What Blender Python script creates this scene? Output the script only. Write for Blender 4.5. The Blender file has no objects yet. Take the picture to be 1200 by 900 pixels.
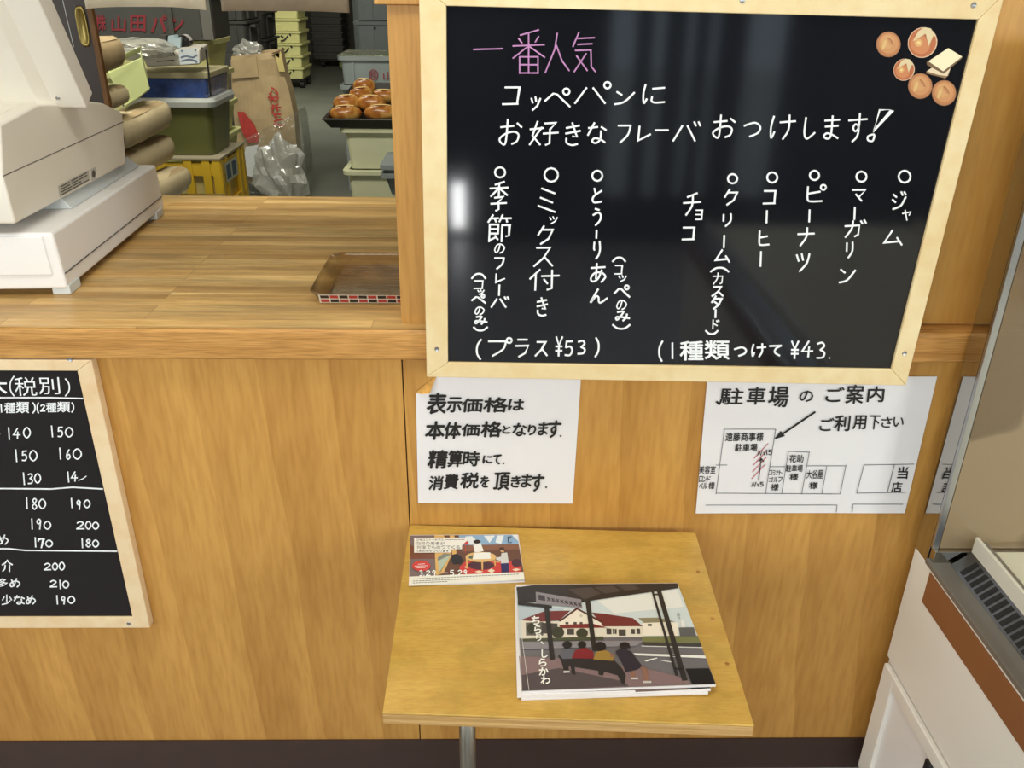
import bpy, math, random
from mathutils import Vector, Matrix, noise
random.seed(7)
S = bpy.context.scene
COL = S.collection
V = Vector
# ------------------------------------------------------------------ camera
CAM = V((0.0, -1.35, 1.6)); F = 1005.0
PITCH, YAW, ROLL = map(math.radians, (25.6, 1.19, 0.729))
fw = V((math.sin(YAW)*math.cos(PITCH), math.cos(YAW)*math.cos(PITCH), -math.sin(PITCH)))
r0 = V((math.cos(YAW), -math.sin(YAW), 0)); u0 = r0.cross(fw)
rt = math.cos(ROLL)*r0 + math.sin(ROLL)*u0; up = -math.sin(ROLL)*r0 + math.cos(ROLL)*u0
cd = bpy.data.cameras.new('camera'); cam = bpy.data.objects.new('camera', cd); COL.objects.link(cam)
cam.matrix_world = Matrix(((rt.x, up.x, -fw.x, CAM.x), (rt.y, up.y, -fw.y, CAM.y), (rt.z, up.z, -fw.z, CAM.z), (0, 0, 0, 1)))
cd.sensor_fit = 'HORIZONTAL'; cd.sensor_width = 36; cd.lens = 36*F/1200; cd.clip_start = 0.02
S.camera = cam
S.view_settings.view_transform = 'Standard'; S.view_settings.look = 'None'
S.view_settings.gamma = 1; S.view_settings.use_curve_mapping = False
S.view_settings.exposure = 0.0
# ------------------------------------------------------------------ world and lights
w = bpy.data.worlds.new('daylight'); S.world = w; w.use_nodes = True
bg = w.node_tree.nodes['Background']; bg.inputs[0].default_value = (0.75, 0.87, 1.0, 1); bg.inputs[1].default_value = 1.6

def area(name, loc, target, sx, sy, power, col):
    l = bpy.data.lights.new(name, 'AREA'); l.shape = 'RECTANGLE'; l.size = sx; l.size_y = sy
    l.energy = power; l.color = col
    o = bpy.data.objects.new(name, l); COL.objects.link(o); o.location = loc
    o.rotation_euler = (V(target)-V(loc)).to_track_quat('-Z', 'Y').to_euler()
    return o
area('window_daylight_high', (-0.6, -4.15, 2.15), (-0.2, 0, 0.9), 5.6, 0.8, 78, (0.95, 1.0, 0.98))
area('window_daylight_left', (-4.08, -2.75, 1.65), (0.2, 0, 0.8), 1.6, 1.6, 56, (0.95, 1.0, 0.98))  # fill lamp added on the left, no known window there
area('window_daylight_right', (4.08, -3.3, 1.85), (-0.7, 0.2, 1.0), 1.4, 1.4, 104, (0.96, 1.0, 0.97))  # fill lamp added on the right to brighten the register's side
area('door_daylight', (-0.255, -4.4, 0.20), (-0.255, 0, 0.20), 0.075, 0.30, 2.4, (1.0, 1.0, 1.0))
area('shop_ceiling_tube', (-0.3, -0.5, 2.62), (-0.3, -0.1, 0), 1.3, 0.5, 17, (0.98, 1.0, 0.90))
area('kitchen_tube_near', (-1.0, 1.35, 2.62), (-1.1, 2.2, 0.6), 1.2, 0.3, 32, (1.0, 0.97, 0.82))
area('kitchen_tube_mid', (-1.2, 3.9, 2.6), (-1.7, 5.6, 0), 1.2, 0.3, 40, (1.0, 0.97, 0.82))
area('kitchen_tube_far', (-2.0, 9.0, 2.6), (-2.8, 11.5, 0), 1.2, 0.3, 75, (1.0, 0.97, 0.82))

# ------------------------------------------------------------------ sight lines: a photo point on a real plane
def ray(px, py): return fw + rt*((px-600)/F) - up*((py-450)/F)
def atY(px, py, y): d = ray(px, py); return CAM + d*((y-CAM.y)/d.y)
def atZ(px, py, z): d = ray(px, py); return CAM + d*((z-CAM.z)/d.z)
def atX(px, py, x): d = ray(px, py); return CAM + d*((x-CAM.x)/d.x)

# ------------------------------------------------------------------ materials
def lin(h):
    c = [int(h[i:i+2], 16)/255 for i in (0, 2, 4)]
    return tuple(x/12.92 if x <= .04045 else ((x+.055)/1.055)**2.4 for x in c) + (1,)
MATS = {}
def newmat(name):
    m = bpy.data.materials.new(name); m.use_nodes = True
    return m, m.node_tree.nodes, m.node_tree.links, m.node_tree.nodes['Principled BSDF']
def plain(name, h, rough=.5, metal=0, spec=.5, mottle=.06, scale=8, coat=0):
    if name in MATS: return MATS[name]
    m, n, l, b = newmat(name); c = lin(h)
    b.inputs['Roughness'].default_value = rough; b.inputs['Metallic'].default_value = metal
    b.inputs['Specular IOR Level'].default_value = spec; b.inputs['Coat Weight'].default_value = coat
    if mottle:
        tc = n.new('ShaderNodeTexCoord'); nz = n.new('ShaderNodeTexNoise'); nz.inputs['Scale'].default_value = scale; nz.inputs['Detail'].default_value = 4
        l.new(tc.outputs['Object'], nz.inputs['Vector'])
        rp = n.new('ShaderNodeValToRGB'); rp.color_ramp.elements[0].position = .3; rp.color_ramp.elements[1].position = .7
        rp.color_ramp.elements[0].color = tuple(x*(1-mottle) for x in c[:3])+(1,); rp.color_ramp.elements[1].color = tuple(min(1, x*(1+mottle)) for x in c[:3])+(1,)
        l.new(nz.outputs['Fac'], rp.inputs[0]); l.new(rp.outputs[0], b.inputs['Base Color'])
    else: b.inputs['Base Color'].default_value = c
    MATS[name] = m; return m
def wood(name, h1, h2, stretch, rough=.45, grain=.25, saw=0, spec=.4, bump=.05, brick=None, wear=None):
    """noise stretched along the grain; saw = width in metres of the veneer's repeating figure"""
    m, n, l, b = newmat(name); b.inputs['Roughness'].default_value = rough; b.inputs['Specular IOR Level'].default_value = spec
    tc = n.new('ShaderNodeTexCoord'); mp = n.new('ShaderNodeMapping'); mp.inputs['Scale'].default_value = stretch
    l.new(tc.outputs['Object'], mp.inputs[0])
    n1 = n.new('ShaderNodeTexNoise'); n1.inputs['Scale'].default_value = 1; n1.inputs['Detail'].default_value = 5; n1.inputs['Roughness'].default_value = .6
    l.new(mp.outputs[0], n1.inputs['Vector'])
    rp = n.new('ShaderNodeValToRGB'); rp.color_ramp.elements[0].position = .3; rp.color_ramp.elements[1].position = .68
    rp.color_ramp.elements[0].color = lin(h1); rp.color_ramp.elements[1].color = lin(h2)
    fac = n1.outputs['Fac']
    if saw:
        m2 = n.new('ShaderNodeMapping'); m2.inputs['Rotation'].default_value = (0, math.radians(4), 0); l.new(tc.outputs['Object'], m2.inputs[0])
        wv = n.new('ShaderNodeTexWave'); wv.wave_type = 'BANDS'; wv.bands_direction = 'X'; wv.wave_profile = 'SAW'
        wv.inputs['Scale'].default_value = 2*math.pi/(20*saw); wv.inputs['Distortion'].default_value = 1.6; wv.inputs['Detail'].default_value = 1.5; wv.inputs['Detail Scale'].default_value = .55
        l.new(m2.outputs[0], wv.inputs['Vector'])
        mx = n.new('ShaderNodeMath'); mx.operation = 'MULTIPLY_ADD'; mx.inputs[1].default_value = .24; l.new(wv.outputs['Fac'], mx.inputs[0])
        m3 = n.new('ShaderNodeMath'); m3.operation = 'SUBTRACT'; m3.inputs[1].default_value = .12; l.new(fac, m3.inputs[0]); l.new(m3.outputs[0], mx.inputs[2])
        fac = mx.outputs[0]
    l.new(fac, rp.inputs[0]); colr = rp.outputs[0]
    if brick:
        br = n.new('ShaderNodeTexBrick'); br.inputs['Scale'].default_value = 1; br.inputs['Mortar Size'].default_value = .0006
        br.inputs['Brick Width'].default_value = brick[0]; br.inputs['Row Height'].default_value = brick[1]; br.offset = .37; br.offset_frequency = 3
        br.inputs['Color1'].default_value = (.52, .44, .34, 1); br.inputs['Color2'].default_value = (1, 1, 1, 1); br.inputs['Mortar'].default_value = (.42, .36, .3, 1); br.inputs['Bias'].default_value = .1
        l.new(tc.outputs['Object'], br.inputs['Vector'])
        mm = n.new('ShaderNodeMix'); mm.data_type = 'RGBA'; mm.blend_type = 'MULTIPLY'; mm.inputs[0].default_value = .8
        l.new(colr, mm.inputs[6]); l.new(br.outputs['Color'], mm.inputs[7]); colr = mm.outputs[2]
    # fine pores
    mp2 = n.new('ShaderNodeMapping'); mp2.inputs['Scale'].default_value = tuple(s*12 for s in stretch); l.new(tc.outputs['Object'], mp2.inputs[0])
    n2 = n.new('ShaderNodeTexNoise'); n2.inputs['Scale'].default_value = 1; n2.inputs['Detail'].default_value = 3; l.new(mp2.outputs[0], n2.inputs['Vector'])
    r2 = n.new('ShaderNodeValToRGB'); r2.color_ramp.elements[0].position = .3; r2.color_ramp.elements[1].position = .6
    g = 1-grain; r2.color_ramp.elements[0].color = (g, g*.94, g*.86, 1); r2.color_ramp.elements[1].color = (1, 1, 1, 1)
    l.new(n2.outputs['Fac'], r2.inputs[0])
    mg = n.new('ShaderNodeMix'); mg.data_type = 'RGBA'; mg.blend_type = 'MULTIPLY'; mg.inputs[0].default_value = 1
    l.new(colr, mg.inputs[6]); l.new(r2.outputs[0], mg.inputs[7]); colr = mg.outputs[2]
    if wear:  # worn, greyed patches that follow the boards
        mp3 = n.new('ShaderNodeMapping'); mp3.inputs['Scale'].default_value = wear[0]; mp3.inputs['Location'].default_value = wear[2]; l.new(tc.outputs['Object'], mp3.inputs[0])
        n3 = n.new('ShaderNodeTexNoise'); n3.inputs['Scale'].default_value = 1; n3.inputs['Detail'].default_value = 5; n3.inputs['Roughness'].default_value = .65; l.new(mp3.outputs[0], n3.inputs['Vector'])
        r3 = n.new('ShaderNodeValToRGB'); r3.color_ramp.elements[0].position = .46; r3.color_ramp.elements[1].position = .68
        r3.color_ramp.elements[0].color = (0, 0, 0, 1); r3.color_ramp.elements[1].color = (.75, .75, .75, 1); l.new(n3.outputs['Fac'], r3.inputs[0])
        mw = n.new('ShaderNodeMix'); mw.data_type = 'RGBA'; l.new(r3.outputs[0], mw.inputs[0]); l.new(colr, mw.inputs[6]); mw.inputs[7].default_value = lin(wear[1]); colr = mw.outputs[2]
    l.new(colr, b.inputs['Base Color'])
    if bump:
        bp = n.new('ShaderNodeBump'); bp.inputs['Strength'].default_value = bump; bp.inputs['Distance'].default_value = .002
        l.new(n2.outputs['Fac'], bp.inputs['Height']); l.new(bp.outputs[0], b.inputs['Normal'])
    MATS[name] = m; return m
def clear(name, tint, gloss=.25, film=.1, rough=.08, filmcol='d8d8d2', bump=0, patch=0):
    """thin clear plastic or glass: transparent, a gloss, and a little scattering film"""
    m, n, l, b = newmat(name); n.remove(b); out = n['Material Output']
    t = n.new('ShaderNodeBsdfTransparent'); t.inputs[0].default_value = lin(tint)
    g = n.new('ShaderNodeBsdfGlossy'); g.inputs['Roughness'].default_value = rough
    d = n.new('ShaderNodeBsdfDiffuse'); d.inputs[0].default_value = lin(filmcol)
    a = n.new('ShaderNodeMixShader'); a.inputs[0].default_value = film; l.new(t.outputs[0], a.inputs[1]); l.new(d.outputs[0], a.inputs[2])
    c = n.new('ShaderNodeMixShader'); lw = n.new('ShaderNodeLayerWeight'); lw.inputs[0].default_value = .5; pw_ = n.new('ShaderNodeMath'); pw_.operation = 'POWER'; pw_.inputs[1].default_value = 4; l.new(lw.outputs['Facing'], pw_.inputs[0])
    fr = n.new('ShaderNodeMath'); fr.operation = 'MULTIPLY_ADD'; fr.inputs[1].default_value = .7; fr.inputs[2].default_value = .04; l.new(pw_.outputs[0], fr.inputs[0])
    mm = n.new('ShaderNodeMath'); mm.operation = 'ADD'; mm.inputs[1].default_value = gloss; mm.use_clamp = True
    l.new(fr.outputs[0], mm.inputs[0]); l.new(mm.outputs[0], c.inputs[0]); l.new(a.outputs[0], c.inputs[1]); l.new(g.outputs[0], c.inputs[2]); l.new(c.outputs[0], out.inputs[0])
    tc = n.new('ShaderNodeTexCoord')
    if bump:
        nz = n.new('ShaderNodeTexNoise'); nz.inputs['Scale'].default_value = bump; nz.inputs['Detail'].default_value = 3; l.new(tc.outputs['Object'], nz.inputs['Vector'])
        bp = n.new('ShaderNodeBump'); bp.inputs['Strength'].default_value = .8; bp.inputs['Distance'].default_value = .02; l.new(nz.outputs['Fac'], bp.inputs['Height']); l.new(bp.outputs[0], g.inputs['Normal'])
    if patch:
        nz = n.new('ShaderNodeTexNoise'); nz.inputs['Scale'].default_value = patch; nz.inputs['Detail'].default_value = 2; l.new(tc.outputs['Object'], nz.inputs['Vector'])
        rp = n.new('ShaderNodeValToRGB'); rp.color_ramp.elements[0].position = .5; rp.color_ramp.elements[1].position = .53
        rp.color_ramp.elements[0].color = (film,)*3+(1,); rp.color_ramp.elements[1].color = (min(1, film*2.1),)*3+(1,)
        l.new(nz.outputs['Fac'], rp.inputs[0]); l.new(rp.outputs[0], a.inputs[0])
    MATS[name] = m; return m

M = MATS
wood('veneer', 'b98540', 'cf9b50', (9, 9, 1.1), rough=.38, grain=.14, saw=.125, bump=.02)
wood('veneer_upper', 'bd8942', 'cf9c50', (10, 10, 1.2), rough=.4, grain=.08, bump=.02)
wood('post_wood', 'be8a45', 'd09c55', (14, 14, 1.0), rough=.42, grain=.16)
wood('butcher_block', 'cf9f58', 'f2cf8e', (2.2, 26, 26), rough=.36, grain=.14, brick=(.62, .034), wear=((1.6, 14, 5), '7d6540', (3.3, 1.7, 0)))
wood('edge_wood', 'a8702f', 'd9a35c', (1.6, 30, 40), rough=.45, grain=.35, bump=.15)
wood('pine', 'e2c692', 'eedbb0', (3, 3, 3), rough=.5, grain=.05, bump=.02)
wood('pale_pine', 'e6c79c', 'f2dab4', (3, 3, 3), rough=.5, grain=.05, bump=.02)
wood('table_ply', 'c69b48', 'd6ae58', (5, 30, 30), rough=.35, grain=.1, bump=.02, wear=((9, 9, 9), 'a98a3c', (1, 2, 0)))
wood('ply_edge', 'b08446', 'e0b97c', (2, 20, 160), rough=.6, grain=.3)
wood('door_edge', '6a4826', '8a6236', (12, 12, 1.5), rough=.5)
plain('vinyl_brown', '3f2c26', .5, mottle=.08, scale=20)
plain('shop_floor', 'aaa8ac', .35, mottle=.1, scale=3)
plain('concrete', '6f736a', .6, mottle=.14, scale=1.4)
plain('plaster', 'd8d2c6', .8)
plain('dark_wall', '3c3a37', .8)
plain('kitchen_wall', '55544e', .8)
plain('blackboard', '14151a', .07, spec=.55, mottle=.25, scale=2.5)
plain('blackboard_matt', '1c1719', .42, spec=.3, mottle=.15, scale=4)
plain('chalk', 'f0f1f2', .8, mottle=.1, scale=60)
plain('chalk_pink', 'b47dac', .8, mottle=.2, scale=60)
plain('ink', '191615', .6, mottle=0)
plain('pencil', '6f6f74', .7, mottle=0)
plain('red_pencil', 'c0646e', .7, mottle=0)
plain('paper', 'e9e4e4', .65, mottle=.015)
plain('paper_back', 'd8a04e', .6, mottle=.35, scale=70)
plain('steel', 'b4b6b8', .3, metal=1)
plain('mirror_steel', 'b9b6b0', .05, metal=1, mottle=0)
plain('screw', 'a9a9ac', .35, metal=1)
plain('pos_plastic', 'e3dcd0', .5, mottle=.01)
plain('pos_white', 'ece8e6', .45, mottle=.01)
plain('pos_grey', 'cfd2d2', .45, mottle=.01)
plain('seam_dark', '55504a', .7, mottle=0)
plain('label_grey', 'bdb8ae', .5)
plain('door_brown', '3d3330', .45)
plain('brass', 'a8965c', .38, metal=1)
plain('cream_crate', 'd9d796', .5, mottle=.04)
plain('cream_bin', 'dfe0bd', .45, mottle=.04)
plain('lime_box', 'd3dc9c', .45, mottle=.04)
plain('mid_crate', '6c6c66', .5)
plain('dark_crate', '4c4c48', .5)
plain('darker_crate', '474744', .55)
plain('grey_crate', '8b9394', .5)
plain('crate_red', '8d2f37', .6, mottle=0)
plain('bag_red', 'b33a34', .6, mottle=.2, scale=40)
plain('black_mark', '22221e', .6, mottle=0)
plain('kraft', 'b29b76', .75, mottle=.12, scale=9)
plain('kraft_dark', '6b5638', .8)
plain('bundle_kraft', 'cbba96', .7, mottle=.1, scale=9)
plain('yellow_crate', 'd9b22f', .45, mottle=.05)
plain('yellow_pale', 'c9b878', .6)
plain('board_grey', '9c937c', .7)
plain('green_bin', '66683a', .35, mottle=.08)
plain('lid_white', 'cfd3cf', .4)
plain('blue_wrap', '2c54a6', .22, mottle=.5, scale=14, coat=.6)
plain('rim_beige', 'b9b08c', .35)
plain('black_plastic', '1b1a1a', .35)
plain('tyre', '1d1c1b', .6)
plain('tray_iron', '26221f', .45)
plain('noren_cream', 'f6efdb', .85, mottle=.06, scale=30)
plain('noren_taupe', 'aa9e8c', .9, mottle=.06, scale=30)
plain('white_enamel', 'ece7df', .35, mottle=.01)
plain('case_brown', '8a5836', .4)
plain('case_inner', 'ddd9c2', .45)
plain('slot_black', '0c0c0d', .5)
plain('case_lip', 'dcd6c8', .45)
plain('smoke_grey', '6b6660', .12, spec=.7)
plain('chrome_leg', '8d877c', .35, metal=1)
clear('pane', 'd6c8b4', gloss=.04, film=.36, rough=.05, filmcol='a48d6c', patch=3.1)  # beige film and paler patches paint room reflections into the pane
plain('grille_steel', '76787c', .35, metal=1)
clear('poly', 'f6f6f3', gloss=.08, film=.08, rough=.14, bump=14)
clear('poly_thin', 'f8f8f8', gloss=.02, film=.03, rough=.14, bump=20)
clear('poly_thick', 'e6e6e2', gloss=.12, film=.45, rough=.22, bump=16)
clear('window_glass', 'f4f8f8', gloss=.0, film=.0)
# bread crust with a split that shows the crumb
def breadmat():
    m, n, l, b = newmat('crust'); b.inputs['Roughness'].default_value = .28
    tc = n.new('ShaderNodeTexCoord'); nz = n.new('ShaderNodeTexNoise'); nz.inputs['Scale'].default_value = 17; nz.inputs['Detail'].default_value = 4; l.new(tc.outputs['Object'], nz.inputs['Vector'])
    rp = n.new('ShaderNodeValToRGB'); e = rp.color_ramp.elements; e[0].position = .30; e[0].color = lin('8a4d20'); e[1].position = .66; e[1].color = lin('e6b563')
    k = e.new(.48); k.color = lin('b87533'); l.new(nz.outputs['Fac'], rp.inputs[0]); l.new(rp.outputs[0], b.inputs['Base Color'])
    MATS['crust'] = m
breadmat()
def flat(h, rough=.5): return plain('print_'+h, h, rough, mottle=0)

# ------------------------------------------------------------------ mesh builder
class MB:
    def __init__(s): s.v = []; s.f = []
    def add(s, pts, faces):
        b = len(s.v); s.v += [V(p) for p in pts]; s.f += [tuple(i+b for i in f) for f in faces]; return s
    def quad(s, *p): return s.add(p, [tuple(range(len(p)))])
    def box(s, x0, x1, y0, y1, z0, z1):
        return s.add([(x0,y0,z0),(x1,y0,z0),(x1,y1,z0),(x0,y1,z0),(x0,y0,z1),(x1,y0,z1),(x1,y1,z1),(x0,y1,z1)],
                     [(3,2,1,0),(4,5,6,7),(0,1,5,4),(1,2,6,5),(2,3,7,6),(3,0,4,7)])
    def hexa(s, bottom, top):
        return s.add(list(bottom)+list(top), [(3,2,1,0),(4,5,6,7),(0,1,5,4),(1,2,6,5),(2,3,7,6),(3,0,4,7)])
    def prism(s, pts, e):
        pts = [V(p) for p in pts]; e = V(e); n = len(pts)
        return s.add(pts+[p+e for p in pts], [tuple(range(n))[::-1], tuple(range(n, 2*n))]+[(i, (i+1)%n, n+(i+1)%n, n+i) for i in range(n)])
    def rings(s, rings, cap0=True, cap1=True):
        n = len(rings[0]); pts = [p for r in rings for p in r]; f = []
        for k in range(len(rings)-1):
            for i in range(n): f.append((k*n+i, k*n+(i+1)%n, (k+1)*n+(i+1)%n, (k+1)*n+i))
        if cap0: f.append(tuple(range(n))[::-1])
        if cap1: f.append(tuple((len(rings)-1)*n+i for i in range(n)))
        return s.add(pts, f)
    def tube(s, path, r, n=10, radii=None):
        path = [V(p) for p in path]; R = []
        ref = V((0, 0, 1))
        for k, p in enumerate(path):
            d = (path[min(k+1, len(path)-1)]-path[max(k-1, 0)]).normalized()
            a = d.cross(ref if abs(d.z) < .95 else V((1, 0, 0))).normalized(); b = d.cross(a)
            rr = radii[k] if radii else r
            R.append([p+a*(rr*math.cos(2*math.pi*i/n))+b*(rr*math.sin(2*math.pi*i/n)) for i in range(n)])
        return s.rings(R)
    def lathe(s, c, prof, n=24, sx=1, sy=1):
        c = V(c); return s.rings([[c+V((r*sx*math.cos(2*math.pi*i/n), r*sy*math.sin(2*math.pi*i/n), z)) for i in range(n)] for r, z in prof])
    def build(s, name, mat, parent=None, bevel=0, smooth=False, seg=2, origin=None):
        me = bpy.data.meshes.new(name); o = bpy.data.objects.new(name, me); COL.objects.link(o)
        if parent is not None:
            root = parent
            while root.parent: root = root.parent
            off = root.location.copy(); o.parent = parent
        else:
            if origin is None:
                xs = [p.x for p in s.v]; ys = [p.y for p in s.v]; zs = [p.z for p in s.v]
                origin = V(((min(xs)+max(xs))/2, (min(ys)+max(ys))/2, min(zs)))
            off = V(origin); o.location = off
        me.from_pydata([p-off for p in s.v], [], s.f); me.update()
        me.materials.append(M[mat] if isinstance(mat, str) else mat)
        if smooth:
            for p in me.polygons: p.use_smooth = True
        if bevel:
            b = o.modifiers.new('bevel', 'BEVEL'); b.width = bevel; b.segments = seg; b.limit_method = 'ANGLE'; b.angle_limit = .6
            wn = o.modifiers.new('wn', 'WEIGHTED_NORMAL')
            for p in me.polygons: p.use_smooth = True
        return o
def part(root, name):
    return [c for c in root.children if c.name.split('.')[0] == name][0]
def tag(o, label, cat, group=None, kind=None):
    o['label'] = label; o['category'] = cat
    if group: o['group'] = group
    if kind: o['kind'] = kind
    return o
def empty(name, loc, label, cat, group=None):
    o = bpy.data.objects.new(name, None); COL.objects.link(o); o.location = V(loc); o.empty_display_size = .05
    return tag(o, label, cat, group)
def struct(mb, name, mat, **k):
    o = mb.build(name, mat, **k); o['kind'] = 'structure'; return o
def copy_tree(o, delta, label=None, group=None):
    def rec(q, par):
        c = q.copy(); COL.objects.link(c)
        if par: c.parent = par
        for ch in list(q.children): rec(ch, c)
        return c
    c = rec(o, None); c.location = o.location + V(delta)
    if label: c['label'] = label
    if group: c['group'] = group
    return c

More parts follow.
